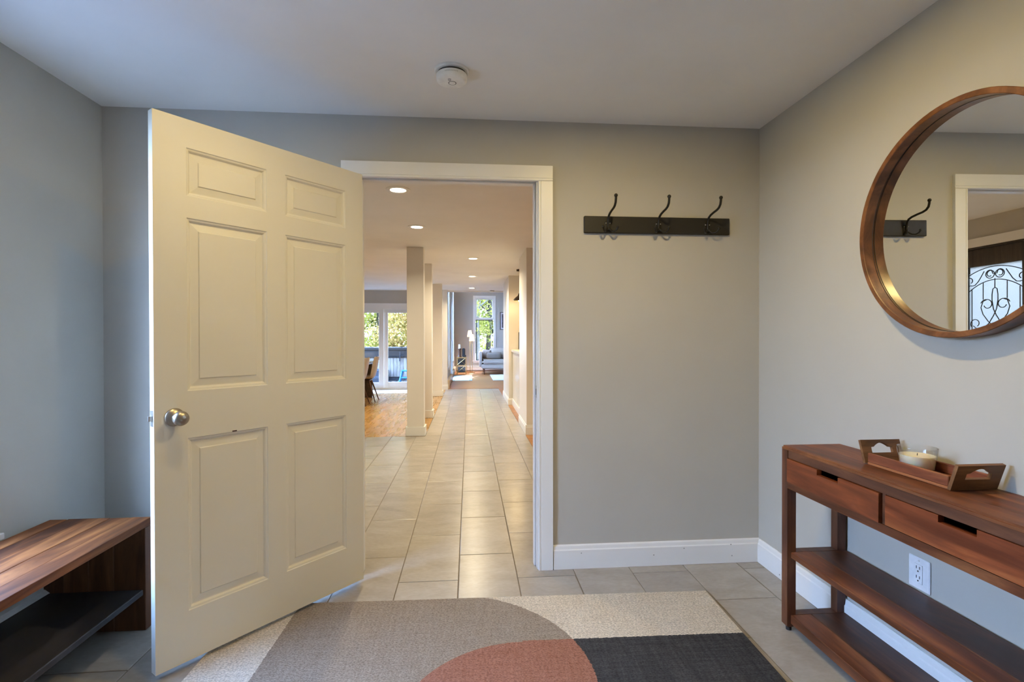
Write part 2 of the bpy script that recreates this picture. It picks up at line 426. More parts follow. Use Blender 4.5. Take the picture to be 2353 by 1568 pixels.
for k in range(-7, 7):
    ys = TY0 if k % 2 == 0 else TY1
    for j in range(-6, 18):
        cell = (TXC + k * TW + G, TXC + (k + 1) * TW - G, ys + j * TLN + G, ys + (j + 1) * TLN - G)
        ps = [q for q in (clip(cell, r) for r in (ENTRY, GAP, HALL1, HALL2)) if q]
        if not ps: continue
        same = all(abs(q[0] - ps[0][0]) < 1e-6 and abs(q[1] - ps[0][1]) < 1e-6 for q in ps)
        if same:
            q = (ps[0][0], ps[0][1], min(p[2] for p in ps), max(p[3] for p in ps))
            put('tile', tile_mesh(q[1] - q[0], q[3] - q[2]), floor, (q[0], q[2], 0))
        else:      # a tile cut around the door jamb
            o0 = (ps[0][0], ps[0][2])
            put('tile', flat_tile([(q[0] - o0[0], q[1] - o0[0], q[2] - o0[1], q[3] - o0[1]) for q in ps]), floor, (o0[0], o0[1], 0))

# --- oak floors
fd = struct('floor_dining', B((-5.4, -.5575, 6.549, 12.60, -.15, -.0025), ), 'grout', 'glossy oak plank floor of the dining area', 'floor')
pcache = {}
def plank_mesh(w, l, mat):
    k = (round(w, 3), round(l, 3), mat)
    if k not in pcache: 
        bm = bmesh.new(); e = .0008
        lo = [bm.verts.new(p) for p in ((0,0,-.0025),(w,0,-.0025),(w,l,-.0025),(0,l,-.0025))]
        hi = [bm.verts.new(p) for p in ((e,e,0),(w-e,e,0),(w-e,l-e,0),(e,l-e,0))]
        bm.faces.new(hi)
        for i in range(4): bm.faces.new((lo[i], lo[(i+1) % 4], hi[(i+1) % 4], hi[i]))
        pcache[k] = mesh(bm, mat)
    return pcache[k]
rp = random.Random(3)
PWD = .0826
for i in range(22):
    x0 = -.5585 - (i + 1) * PWD
    y = 6.551 - rp.choice((0, .3, .55, .8))
    while y < 12.0:
        l = rp.choice((.9, 1.2, 1.4)); a = max(y, 6.551); c2 = min(y + l, 12.52)
        if c2 - a > .05: put('floor_plank', plank_mesh(PWD - .0008, round(c2 - a - .0008, 3), 'oak_floor'), fd, (x0, a, 0))
        y += l
struct('floor_living', B((-.67, 5.0, 12.60, 19.47, -.15, 0), ), 'oak_floor_far', 'oak strip floor of the living room at the far end', 'floor')
struct('floor_kitchen', B((.7225, 5.0, YB, 12.60, -.15, 0), ), 'oak_floor_far', 'oak floor strip right of the hall tiles', 'floor')

# --- walls of the entry
struct('wall_far', B((XL, -.590, YW, YB, 0, ZC), (.382, XR, YW, YB, 0, ZC), (-.590, .382, YW, YB, 2.112, ZC)), 'wall_paint', 'greige painted wall with the doorway to the hall')
struct('wall_right', B((XR, XR + .14, -1.74, YB, 0, ZC)), 'wall_paint', 'greige painted wall behind the console table and round mirror')
WY0, WY1, WZ0, WZ1 = .85, 2.05, .515, 2.08
FDY0, FDY1, FDZ = 4.13, 5.11, 2.115
struct('wall_left', B((XL - .14, XL, -1.74, WY0, 0, ZC), (XL - .14, XL, WY1, FDY0, 0, ZC), (XL - .14, XL, WY0, WY1, 0, WZ0), (XL - .14, XL, WY0, WY1, WZ1, ZC),
        (XL - .14, XL, FDY0, FDY1, FDZ, ZC), (XL - .14, XL, FDY1, 6.4, 0, ZC)), 'wall_paint', 'painted left wall behind the bench')
struct('wall_back', B((XL, XR, -1.74, -1.60, 0, ZC)), 'wall_paint', 'wall at the back of the entry')
struct('ceiling', B((XL - .3, XR + .14, -2.0, YB, ZC, ZC + .15), (XL - .3, 5.0, YB, 6.26, ZC, ZC + .15), (-5.7, 5.0, 6.26, 12.55, ZC, ZC + .15), (-5.7, -.67, 12.55, 12.75, ZC, ZC + .15)), 'ceiling_paint', 'smooth off-white painted ceiling', 'ceiling')
# --- hall, dining, kitchen, living shell
struct('wall_dining_near', B((-5.4, XL - .14, 6.26, 6.4, 0, ZC)), 'wall_paint', 'dining area wall on the near side')
struct('wall_dining_left', B((-5.54, -5.4, 6.26, 12.69, 0, ZC)), 'wall_paint', 'dining area wall on the far left')
SDX0, SDX1, SDZ = -3.55, -1.05, 2.0
struct('wall_dining_far', B((-5.4, SDX0, 12.55, 12.69, 0, ZC), (SDX1, -.67, 12.55, 12.69, 0, ZC), (SDX0, SDX1, 12.55, 12.69, SDZ, ZC)), 'wall_paint', 'painted wall around the sliding patio door')
struct('wall_hall_end', B((-.67, -.525, 12.40, 12.69, 0, ZC), ), 'column_paint', 'short wall end where the hall meets the living room')
LX0, LX1 = -.67, -.55
wl = [(LX0, LX1, 12.69, 12.95, 0, 3.6)]
for (a, b2, z0, z1), nxt in (((12.95, 14.05, .46, 3.0), 15.0), ((15.0, 16.5, .04, 2.55), 16.95), ((16.95, 17.9, .46, 3.0), 19.47)):
    wl += [(LX0, LX1, a, b2, 0, z0), (LX0, LX1, a, b2, z1, 3.6), (LX0, LX1, b2, nxt, 0, 3.6)]
struct('wall_living_left', B(*wl), 'wall_cool', 'living room side wall of tall windows')
LWX0, LWX1, LWZ0, LWZ1 = .245, .925, .40, 2.75
struct('wall_living_far', B((LX1, LWX0, 19.35, 19.47, 0, 3.6), (LWX1, 5.0, 19.35, 19.47, 0, 3.6), (LWX0, LWX1, 19.35, 19.47, 0, LWZ0), (LWX0, LWX1, 19.35, 19.47, LWZ1, 3.6)), 'wall_cool', 'grey living room wall with the tall window')
struct('wall_living_header', B((LX1, 5.0, 12.55, 12.69, ZC - .025, 3.6)), 'ceiling_paint', 'ceiling edge between hall and living room')
struct('ceiling_living', B((-1.4, 5.0, 12.69, 20.2, 3.6, 3.75)), 'ceiling_paint', 'high ceiling of the living room', 'ceiling')
struct('wall_outer_right', B((5.0, 5.14, YB, 19.47, 0, 3.6)), 'wall_paint', 'outer wall beyond the kitchen')
struct('wall_kitchen_near', B((XR + .14, 5.0, YB - .14, YB, 0, ZC)), 'wall_paint', 'kitchen side wall behind the entry')
struct('wall_hall_right', B((.735, 1.75, 6.525, 7.46, 0, ZC)), 'column_paint', 'wall stub on the right of the hall before the counter')
struct('wall_kitchen_end', B((.735, 1.35, 9.46, 10.95, 0, ZC)), 'column_paint', 'wall end beside the kitchen counter lit by the pendant')

# ---- trims: baseboards
def base(name, segs, label):
    bm = bmesh.new()
    for (x0, x1, y0, y1, h, side) in segs:
        # profile with chamfered top on the room side
        c = .012
        if side in '+x-x':
            a, b2 = (x1, x0) if side == '+x' else (x0, x1)   # a = room side
            s = 1 if a > b2 else -1
            pr = [(b2, 0), (a, 0), (a, h - .028), (a - s * .004, h - .022), (a - s * .006, h - .006), (a - s * .010, h), (b2, h)]
            q = prism(pr, y0, y1, 'XZ')
        else:
            a, b2 = (y1, y0) if side == '+y' else (y0, y1)
            s = 1 if a > b2 else -1
            pr = [(b2, 0), (a, 0), (a, h - .028), (a - s * .004, h - .022), (a - s * .006, h - .006), (a - s * .010, h), (b2, h)]
            q = prism(pr, x0, x1, 'YZ')
        me = D.meshes.new('t'); q.to_mesh(me); q.free(); bm.from_mesh(me); D.meshes.remove(me)
    return struct(name, bm, 'trim_white', label, 'baseboard')
BH = .128
bf = base('baseboard_far', [(.449, XR - .0005, YW - .0155, YW, BH, '-y'), (XL + .0005, -.657, YW - .0155, YW, BH, '-y')], 'white baseboard under the coat rack wall')
brr = base('baseboard_right', [(XR - .0155, XR, -1.55, YW - .016, BH, '-x')], 'white baseboard running behind the console table')
for (x, z) in ((1.437, .102), (1.443, .04), (1.17, .09), (1.0, .06), (.60, .085)):
    obj('screw_head', lathe([(0, .0), (.0035, 0), (.0035, .0012), (0, .0018)], 8, 'Y'), 'print_grey', bf, loc=(x, YW - .0155, z))
for (y, z) in ((1.30, .055), (1.285, .05), (2.50, .022)):
    obj('screw_head', lathe([(0, .0), (.0035, 0), (.0035, .0012), (0, .0018)], 8, 'X'), 'print_grey', brr, loc=(XR - .0155, y, z))
base('baseboard_hall_right', [(.72, 1.75, 6.510, 6.5245, .125, '-y'), (.7205, .7345, 6.5245, 7.46, .125, '-x'), (.7205, .7345, 9.4595, 10.95, .125, '-x'), (.72, .80, 9.445, 9.4595, .125, '-y')], 'white baseboard along the right hall walls')
base('baseboard_dining', [(SDX1 + .1, -.671, 12.535, 12.5495, .12, '-y'), (-.67, -.51, 12.385, 12.3995, .12, '-y'), (-.5245, -.51, 12.3995, 12.68, .12, '+x')], 'white baseboard at the end of the hall')

# ---- door casing (trim_1): casing boards, jambs, stops, strike plate
tr = thing('trim_1', 'white casing and jamb around the hall doorway', 'trim', kind='structure')
CX0, CX1, CZ = -.6545, .4455, 2.1580
JX0, JX1, JZ = -.570, .362, 2.092
def casing_side(x_out, x_in):
    s = 1 if x_in > x_out else -1
    pr = [(x_out, YW), (x_out, YW - .019), (x_in - s * .016, YW - .019), (x_in - s * .014, YW - .016), (x_in - s * .012, YW - .016), (x_in - s * .010, YW - .019), (x_in - s * .003, YW - .019), (x_in, YW - .014), (x_in, YW)]
    return prism(pr, 0, CZ - .0815, 'XY')
obj('casing_side', casing_side(CX0, JX0 - .006), 'trim_white', tr)
obj('casing_side', casing_side(CX1, JX1 + .006), 'trim_white', tr)
zi = JZ - .006 + .012
obj('casing_head', prism([(YW, CZ), (YW - .019, CZ), (YW - .019, CZ - .065), (YW - .016, CZ - .067), (YW - .016, CZ - .069), (YW - .019, CZ - .071), (YW - .019, CZ - .078), (YW - .014, CZ - .081), (YW, CZ - .081)], CX0, CX1, 'YZ'), 'trim_white', tr)
jb = .0195
obj('jamb', B((JX0 - jb, JX0, YW, YB + .002, 0, JZ)), 'trim_white', tr)
jr = obj('jamb', B((JX1, JX1 + jb, YW, YB + .002, 0, JZ)), 'trim_white', tr)
obj('head_jamb', B((JX0 - jb, JX1 + jb, YW, YB + .002, JZ, JZ + jb)), 'trim_white', tr)
obj('door_stop', B((JX0, JX0 + .012, YW + .045, YW + .083, 0, JZ - .012), bevel=.003), 'trim_white', tr)
obj('door_stop', B((JX1 - .012, JX1, YW + .045, YW + .083, 0, JZ - .012), bevel=.003), 'trim_white', tr)
obj('door_stop', B((JX0, JX1, YW + .045, YW + .083, JZ - .012, JZ), bevel=.003), 'trim_white', tr)
sp_ = obj('strike_plate', B((JX1 - .0015, JX1, YW + .008, YW + .038, .92, .985), bevel=.0006), 'latch_metal', jr)
obj('strike_hole', B((JX1 - .0022, JX1 - .0014, YW + .016, YW + .030, .936, .968)), 'slot_dark', tr)

# ---- six-panel door (door_1)
HX, HY, DANG, DB = -.53201, 2.62478, .8672, .0295
DW, DH, DT = .914, 2.034, .0355
door = thing('door_1', 'open cream-white six-panel door with satin nickel knob', 'door', (HX, HY, 0), 0, kind='structure')
# local frame: x = along the leaf from hinge to free edge, y = into the leaf (away from camera), z up
door.matrix_world = Matrix(((-math.cos(DANG), -math.sin(DANG), 0, HX), (-math.sin(DANG), math.cos(DANG), 0, HY), (0, 0, 1, 0), (0, 0, 0, 1)))
PX = [(.1005, .411), (.4935, .804)]
PZ = [(.218, .868), (1.045, 1.695), (1.777, 1.957)]
def mbox(name, x0, x1, z0, z1, par=door): return obj(name, B((x0, x1, 0, DT, z0, z1)), 'door_white', par)
mbox('stile', 0, PX[0][0], DB, DB + DH); mbox('stile', PX[1][1], DW, DB, DB + DH)
rails = [(DB, PZ[0][0]), (PZ[0][1], PZ[1][0]), (PZ[1][1], PZ[2][0]), (PZ[2][1], DB + DH)]
for a, c2 in rails: mbox('rail', PX[0][0], PX[1][1], a, c2)
for a, c2 in PZ: mbox('mullion', PX[0][1], PX[1][0], a, c2)
def panel(w, h):
    bm = bmesh.new()
    prof = [(0, 0), (.0025, .0035), (.009, .0050), (.0135, .0095), (.0150, .0120), (.0185, .0125), (.0435, .0095), (.0465, .0058)]
    for side in (0, 1):
        rings = []
        for dd, dz in prof:
            y = dz if side == 0 else DT - dz
            rings.append([bm.verts.new(p) for p in ((dd, y, dd), (w-dd, y, dd), (w-dd, y, h-dd), (dd, y, h-dd))])
        for a, c2 in zip(rings, rings[1:]):
            for i in range(4): bm.faces.new((a[i], a[(i+1) % 4], c2[(i+1) % 4], c2[i]))
        bm.faces.new(rings[-1])
        if side == 0: r0 = rings[0]
        else:
            for i in range(4): bm.faces.new((r0[i], r0[(i+1) % 4], rings[0][(i+1) % 4], rings[0][i]))
    return mesh(bm, 'door_white')
for (a, c2) in PX:
    for (p, q) in PZ: put('panel', panel(c2 - a, q - p), door, (a, 0, p))
kb = lathe([(0, 0), (.033, 0), (.0335, -.003), (.031, -.008), (.022, -.012), (.0135, -.016), (.0115, -.024), (.0135, -.032), (.0215, -.040), (.0262, -.050), (.0268, -.058), (.0245, -.066), (.018, -.0715), (.0085, -.074), (0, -.0745)], 40)
bmesh.ops.rotate(kb, verts=kb.verts[:], cent=(0, 0, 0), matrix=Matrix.Rotation(math.radians(-90), 3, 'X'))
kme = mesh(kb, 'brushed_nickel', 50)
put('knob', kme, door, (.849, -.0002, .953), label='satin nickel round knob')
put('knob', kme, door, (.849, DT + .0002, .953), rot=(0, 0, math.pi))
lp = obj('latch_plate', B((DW, DW + .0012, .006, .030, .925, .983), bevel=.0004), 'latch_metal', door)
obj('latch_bolt', prism([(DW + .0012, .0115), (DW + .0135, .0115), (DW + .0115, .0245), (DW + .0012, .0245)], .945, .963, 'XY'), 'latch_metal', lp)
for z in (.25, 1.05, 1.85):
    hg = obj('hinge', B((-.0015, 0, .002, .034, z, z + .09)), 'latch_metal', door)
    obj('hinge_barrel', T([(-.006, DT + .004, z), (-.006, DT + .004, z + .09)], .0055, 10), 'latch_metal', hg)
for (x, z, s) in ((.632, .870, .009),):
    obj('paint_chip', B((x - s, x + s, -.0006, 0, z - s * .3, z + s * .3)), 'walnut_leg', door)

# ---- entry side window (left wall, beside the camera)
w1 = thing('window_1', 'white framed entry window above the bench', 'window', kind='structure')
def window_x(par, x, y0, y1, z0, z1, frame='trim_white', fw=.05, pane='window_glass', mull=(), out=-1):
    """window in a wall whose plane is X = x; frame occupies x..x+out*.12"""
    xa, xb = sorted((x + out * .03, x + out * .09))
    for nm, bb in (('frame_jamb', (xa, xb, y0, y0 + fw, z0, z1)), ('frame_jamb', (xa, xb, y1 - fw, y1, z0, z1)), ('frame_sill', (xa, xb, y0 + fw, y1 - fw, z0, z0 + fw)), ('frame_head', (xa, xb, y0 + fw, y1 - fw, z1 - fw, z1))):
        obj(nm, B(bb, bevel=.004), frame, par)
    ys = [y0 + fw] + list(mull) + [y1 - fw]
    xm = (xa + xb) / 2
    for mm in mull: obj('mullion', B((xa + .01, xb - .01, mm - .02, mm + .02, z0 + fw, z1 - fw), bevel=.003), frame, par)
    for i, (a, c2) in enumerate(zip(ys, ys[1:])):
        a2 = a + (.02 if i else 0); c3 = c2 - (.02 if i < len(ys) - 2 else 0)
        obj('pane', B((xm - .003, xm + .003, a2, c3, z0 + fw, z1 - fw)), pane, par)
window_x(w1, XL, WY0, WY1, WZ0, WZ1, mull=())
for nm, bb in (('casing', (XL, XL + .018, WY0 - .08, WY0, WZ0 - .02, WZ1 + .08)), ('casing', (XL, XL + .018, WY1, WY1 + .055, WZ0 - .02, WZ1 + .08)), ('casing', (XL, XL + .018, WY0, WY1, WZ1, WZ1 + .08)), ('sill', (XL, XL + .035, WY0 - .1, WY1 + .075, WZ0 - .045, WZ0 - .02)), ('apron', (XL, XL + .016, WY0 - .08, WY1 + .07, WZ0 - .10, WZ0 - .045))):
    obj(nm, B(bb, bevel=.003), 'trim_white', w1)

# ---- front door in the hall's left wall (seen in the mirror)
fdr = thing('door_2', 'dark brown front door with obscure glass and iron scrollwork, seen in the mirror', 'door', (XL, 0, 0), kind='structure')
GY0, GY1, GZ0, GZ1 = 4.360, 4.885, .45, 1.925
dx0, dx1 = -.075, -.03
for nm, bb in (('stile', (dx0, dx1, FDY0 + .02, GY0, .01, FDZ - .02)), ('stile', (dx0, dx1, GY1, FDY1 - .02, .01, FDZ - .02)), ('rail', (dx0, dx1, GY0, GY1, GZ1, FDZ - .02)), ('rail', (dx0, dx1, GY0, GY1, .01, GZ0))):
    obj(nm, B(bb), 'front_door_brown', fdr)
obj('pane', B((-.056, -.050, GY0, GY1, GZ0, GZ1)), 'obscure_glass', fdr)
obj('head_jamb', B((-.13, -.001, FDY0, FDY1, FDZ - .019, FDZ)), 'front_door_brown', fdr)
for a in (FDY0, FDY1 - .019): obj('jamb', B((-.13, -.001, a, a + .019, 0, FDZ - .019)), 'trim_white', fdr)
for bb in ((0, .019, FDY0 - .085, FDY0, 0, FDZ + .085), (0, .019, FDY1, FDY1 + .085, 0, FDZ + .085), (0, .019, FDY0, FDY1, FDZ, FDZ + .085)): obj('casing', B(bb), 'trim_white', fdr)
gm = (GY0 + GY1) / 2
def spiral(cy, cz, r0, a0, a1, turns_r=.35, n=22):
    out = []
    for i in range(n + 1):
        f = i / n; a = a0 + (a1 - a0) * f; r = r0 * (1 - (1 - turns_r) * f)
        out.append((cy + r * math.cos(a), cz + r * math.sin(a)))
    return out
def arc(y0, z0, y1, z1, sag, n=16):
    out = []
    for i in range(n + 1):
        f = i / n; out.append((y0 + (y1 - y0) * f, z0 + (z1 - z0) * f + sag * 4 * f * (1 - f)))
    return out
iron = bmesh.new()
def ir(pts, r=.0042): tube(iron, [(-.044, gm + (y - gm) * 1.18, top + (z - top) * 1.12) for y, z in pts], r, 6)
top = 1.925
ir(arc(gm - .222, top - .075, gm + .222, top - .075, .060)); ir(arc(gm - .222, top - .22, gm + .222, top - .22, .09))
for s in (-1, 1):
    ir([(gm + s * (.012 + .05 * 0 + y), z) for y, z in [(p[0], p[1]) for p in spiral(.036, top - .075, .034, math.pi * 1.05, math.pi * 1.05 - math.pi * 2.2 if False else math.pi * 1.05 - 0, .35, 2)]][:1] + [(gm + s * y, z) for y, z in spiral(.040, top - .080, .036, math.pi * 2.6, math.pi * .9, 1.0, 16)])
    ir([(gm + s * y, z) for y, z in spiral(.040, top - .080, .036, math.pi * .9, -math.pi * .65, .45)])
    ir([(gm + s * (.055 + .035), top - .05)] + [(gm + s * y, z) for y, z in ((.11, top - .085), (.14, top - .135), (.17, top - .165), (.20, top - .168))])
    ir([(gm + s * y, z) for y, z in spiral(.215, top - .125, .042, -math.pi * .6, math.pi * 1.3, .5)])
    for k in (1, 2): ir([(gm + s * .098 * k, top - .125 - .02 * k * k), (gm + s * .098 * k, top - (.30 if k == 1 else .60))], .004)
    ir([(gm + s * .215, top - .0), (gm + s * .215, top - .06)], .004)
    ir([(gm + s * y, z) for y, z in spiral(.075, top - .345, .045, math.pi * .1, math.pi * 1.0 if False else math.pi * .5, 1, 6)])
    ir([(gm + s * y, z) for y, z in spiral(.065, top - .345, .045, math.pi * .5, math.pi * 1.9, .6)])
    ir([(gm + s * y, z) for y, z in ((.065, top - .30), (.10, top - .315), (.118, top - .37), (.10, top - .43), (.055, top - .495), (.0, top - .545), (-.06, top - .59))])
    ir([(gm + s * y, z) for y, z in ((.0, top - .20), (.017, top - .212), (.024, top - .26), (.024, top - .31), (.013, top - .385), (-.01, top - .44), (-.05, top - .51), (-.10, top - .555), (-.15, top - .56), (-.185, top - .53))])
    ir([(gm + s * y, z) for y, z in spiral(.165, top - .51, .045, -math.pi * .2, math.pi * 1.3, .6)])
ir([(gm, top - .12), (gm, top - .20)], .004)
obj('scrollwork', iron, 'black_iron', fdr, smooth=60, label='black wrought iron scrollwork')
obj('handle', T([(-.03, FDY0 + .09, 1.0), (.03, FDY0 + .09, 1.0), (.03, FDY0 + .2, 1.0)], .009, 8), 'black_iron', fdr)

# ---- sliding patio door in the dining wall
sd_ = thing('door_3', 'white framed sliding glass patio door onto the deck', 'door', (0, 12.55, 0), kind='structure')
obj('head_casing', B((SDX0 - .1, SDX1 + .1, -.02, 0, SDZ - .06, SDZ + .085), bevel=.004), 'trim_white', sd_)
for a in (SDX0 - .1, SDX1): obj('side_casing', B((a, a + .1, -.02, 0, 0, SDZ - .06)), 'trim_white', sd_)
obj('threshold', B((SDX0, SDX1, .0, .13, .0, .035)), 'trim_white', sd_)
def slider(x0, x1, y0):
    s = .115
    for nm, bb in (('stile', (x0, x0 + s, y0, y0 + .04, .036, SDZ - .02)), ('stile', (x1 - s, x1, y0, y0 + .04, .036, SDZ - .02)), ('rail', (x0 + s, x1 - s, y0, y0 + .04, .036, .175)), ('rail', (x0 + s, x1 - s, y0, y0 + .04, SDZ - .145, SDZ - .02))):
        obj(nm, B(bb, bevel=.004), 'trim_white', sd_)
    obj('pane', B((x0 + s, x1 - s, y0 + .017, y0 + .023, .175, SDZ - .145)), 'window_glass', sd_)
slider(SDX0, -2.055, .015); slider(-2.075, SDX1, .065)
struct('sun_strip', B((-2.9, -1.0, 11.68, 12.44, .0005, .004), bevel=.001), 'trim_white', 'pale strip standing for sunlight on the floor before the patio door', 'threshold')  # pale slab imitates the sunlit floor just inside the sliding door

# ---- tall window in the living room end wall
w2 = thing('window_2', 'tall white framed window above the sofa arm, trees outside', 'window', (0, 19.35, 0), kind='structure')
for nm, bb in (('casing', (.155, LWX0, -.02, 0, .31, 2.845)), ('casing', (LWX1, 1.01, -.02, 0, .31, 2.845)), ('casing', (LWX0, LWX1, -.02, 0, LWZ1, 2.845)), ('sill', (.13, 1.035, -.045, 0, LWZ0 - .04, LWZ0)), ('apron', (LWX0, LWX1, -.02, 0, .31, LWZ0 - .04)),
               ('frame', (LWX0, LWX0 + .05, .02, .08, 2.02, LWZ1)), ('frame', (LWX1 - .05, LWX1, .02, .08, 2.02, LWZ1)), ('frame', (LWX0 + .05, LWX1 - .05, .02, .08, LWZ1 - .05, LWZ1)), ('frame', (LWX0, LWX1, .0, .08, 1.935, 2.02))):
    obj(nm, B(bb, bevel=.004), 'trim_white', w2)
obj('pane', B((LWX0 + .05, LWX1 - .05, .045, .051, 2.02, LWZ1 - .05)), 'window_glass', w2)
sc_ = [('screen_frame', (LWX0 + .02, LWX0 + .045, .03, .06, LWZ0, 1.935)), ('screen_frame', (LWX1 - .055, LWX1 - .03, .03, .06, LWZ0, 1.935)), ('screen_frame', (LWX0 + .045, LWX1 - .055, .03, .06, 1.91, 1.935)), ('screen_frame', (LWX0 + .045, LWX1 - .055, .03, .06, LWZ0, LWZ0 + .025))]
for nm, bb in sc_: obj(nm, B(bb), 'matte_black', w2)
obj('pane', B((LWX0 + .045, LWX1 - .055, .045, .051, LWZ0 + .025, 1.91)), 'window_glass', w2)
for z in (1.5, .82): obj('latch', B((LWX1 - .03, LWX1 - .005, .0, .03, z - .06, z + .06)), 'matte_black', w2)
w3 = thing('window_3', 'nearest tall window in the living room side wall', 'window', kind='structure'); window_x(w3, LX1, 12.95, 14.05, .46, 3.0)
w4 = thing('door_4', 'glazed patio door in the living room side wall', 'door', kind='structure'); window_x(w4, LX1, 15.0, 16.5, .04, 2.55, fw=.09)
obj('handle', T([(LX1 - .03, 15.08, .95), (LX1 + .05, 15.08, .95), (LX1 + .05, 15.08, 1.15), (LX1 - .03, 15.08, 1.15)], .01, 8), 'latch_metal', w4)
w5 = thing('window_4', 'farther tall window in the living room side wall', 'window', kind='structure'); window_x(w5, LX1, 16.95, 17.9, .46, 3.0)
for wn, y0, y1, z1 in ((w3, 12.95, 14.05, 3.0), (w5, 16.95, 17.9, 3.0), (w4, 15.0, 16.5, 2.55)):
    for bb in ((LX1, LX1 + .018, y0 - .08, y0, .0 if wn is w4 else .38, z1 + .08), (LX1, LX1 + .018, y1, y1 + .08, .0 if wn is w4 else .38, z1 + .08)): obj('casing', B(bb), 'trim_white', wn)

# ------------------------------------------------------------------ columns in the hall
def column(y, label, d=.19, w=.21):
    c = thing('column', label, 'column', (-.680, y + d / 2 + .015, 0), group='square columns along the hall', kind=None)
    obj('shaft', B((-w/2 + .0, w/2 - .0, -d/2, d/2, .117, ZC - .001), bevel=.004), 'column_paint', c)
    obj('base', B((-w/2 - .018, w/2 + .018, -d/2 - .018, d/2 + .018, .0005, .117), bevel=.003), 'trim_white', c)
    for s in (-1, 1): obj('corner_bead', B((s * (w/2 - .006) - .003, s * (w/2 - .006) + .003, -d/2 - .0015, -d/2, .117, ZC - .002)), 'column_paint', c)
    return c
column(6.555, 'nearest square white column, where the tile meets the dining floor')
column(8.02, 'middle square white column of the three beside the hall')
column(11.03, 'farthest square white column, before the living room')

# ------------------------------------------------------------------ ceiling lights
def downlight(x, y, label, power, r=.094, spread=150, col=WARM_HALL):
    d = thing('recessed_downlight', label, 'ceiling light', (x, y, ZC - .0005), group='recessed ceiling lights')
    obj('trim_ring', lathe([(r * .62, .0), (r, .0), (r, -.003), (r * .94, -.0065), (r * .66, -.0065), (r * .62, -.002)], 40, close=True), 'detector_white', d, smooth=40)
    obj('lens', lathe([(0, -.0045), (r * .60, -.0045), (r * .60, -.001), (0, -.001)], 40), 'lens_warm', d)
    l = D.lights.new('lamp', 'AREA'); l.shape = 'DISK'; l.size = r * .6; l.energy = power * LAMP_K; l.color = col; l.spread = math.radians(spread)
    lo = D.objects.new('lamp', l); COL.objects.link(lo); lo.parent = d; lo.location = (0, 0, -.008)
    return d
downlight(-.548, 4.05, 'recessed ceiling light nearest the doorway, in the hall', 14.5)
downlight(-.537, 5.38, 'second recessed ceiling light from the doorway', 14.5)
downlight(.061, 7.45, 'recessed hall ceiling light just beyond the nearest column', 22)
downlight(.061, 9.60, 'recessed hall ceiling light before the farthest column', 22)
downlight(.065, 11.84, 'farthest recessed hall ceiling light, near the living room', 22)
downlight(-.58, 1.53, 'recessed entry ceiling light above the open door', 4.9, spread=180, col=WARM)
downlight(.615, 1.57, 'recessed entry ceiling light above the rug', 13.5, spread=180, col=WARM)
downlight(-2.6, 8.4, 'unseen fill light added over the dining area', 40)  # added lamp, out of view, to lift the hall by bounced light
downlight(2.6, 5.0, 'unseen fill light added in the room right of the hall', 26)  # added lamp, out of view, for general bounce

# ------------------------------------------------------------------ smoke detectors
def detector(x, y, label, s=1.0, detail=True):
    d = thing('smoke_detector', label, 'smoke detector', (x, y, ZC - .0003))
    obj('mount_plate', lathe([(0, 0), (.0745*s, 0), (.0745*s, -.005*s), (.071*s, -.0095*s), (.062*s, -.0105*s), (0, -.0105*s)], 48), 'detector_white', d, smooth=40)
    obj('vent_gap', lathe([(0, -.0106*s), (.0600*s, -.0106*s), (.0600*s, -.0205*s), (0, -.0205*s)], 48), 'detector_gap', d)
    obj('body', lathe([(0, -.0206*s), (.0665*s, -.0206*s), (.0670*s, -.034*s), (.0655*s, -.043*s), (.061*s, -.048*s), (.052*s, -.0500*s), (0, -.0505*s)], 48), 'detector_white', d, smooth=40)
    if detail:
        bt = obj('test_button', lathe([(0, -.0502), (.0145, -.0502), (.0145, -.0512), (.012, -.0522), (0, -.0515)], 32), 'detector_white', d, smooth=40, loc=(.002, .004, 0))
        obj('button_ring', lathe([(.0146, -.0500), (.0172, -.0500), (.0172, -.0509), (.0146, -.0509)], 32, close=True), 'detector_gap', d, loc=(.002, .004, 0))
        for dy, sg in ((-.028, -1), (-.021, 1)):
            pts = [(-.009 + .007 * math.cos(a), dy + .0025 * sg * math.sin(a), -.0506) for a in [math.pi * (.15 + .7 * i / 6) for i in range(7)]]
            obj('sound_slot', T(pts, .0011, 6), 'detector_gap', d)
        for k in range(9):
            a = math.radians(-112 + k * 5.5)
            obj('printed_mark', B((-.0018, .0018, -.0004, .0002, -.0010, .0010)), 'print_grey', d, loc=(.0672 * math.cos(a), .0672 * math.sin(a), -.031), rz=a + math.pi / 2)
    return d
detector(-.072, 2.237, 'round white smoke detector on the entry ceiling')
detector(.56, 12.42, 'small smoke detector on the far hall ceiling', .9, False)

# ------------------------------------------------------------------ coat rack
rk = thing('coat_rack', 'black wall-mounted coat rack with three hooks', 'coat rack', (0, YW - .0005, 0))
obj('board', B((.6155, 1.4255, -.0185, 0, 1.8065, 1.8965), bevel=.003), 'black_board', rk)
def hook():
    bm = bmesh.new()
    up = [(0, -.026, 1.820), (0, -.027, 1.850), (0, -.030, 1.882), (0, -.040, 1.895), (0, -.060, 1.903), (0, -.095, 1.909), (0, -.130, 1.913), (0, -.152, 1.920), (0, -.166, 1.933), (0, -.171, 1.950), (0, -.172, 1.966)]
    tube(bm, up, [.0062] * 3 + [.006] * 8, 10)
    return mesh(bm, 'black_iron', 60)
def prong(s):
    bm = bmesh.new()
    pts = [(0, -.024, 1.836), (s * .008, -.030, 1.824), (s * .018, -.042, 1.811), (s * .028, -.056, 1.808), (s * .036, -.068, 1.816), (s * .040, -.073, 1.827)]
    tube(bm, pts, [.0055, .0055, .0052, .005, .005, .005], 8); return mesh(bm, 'black_iron', 60)
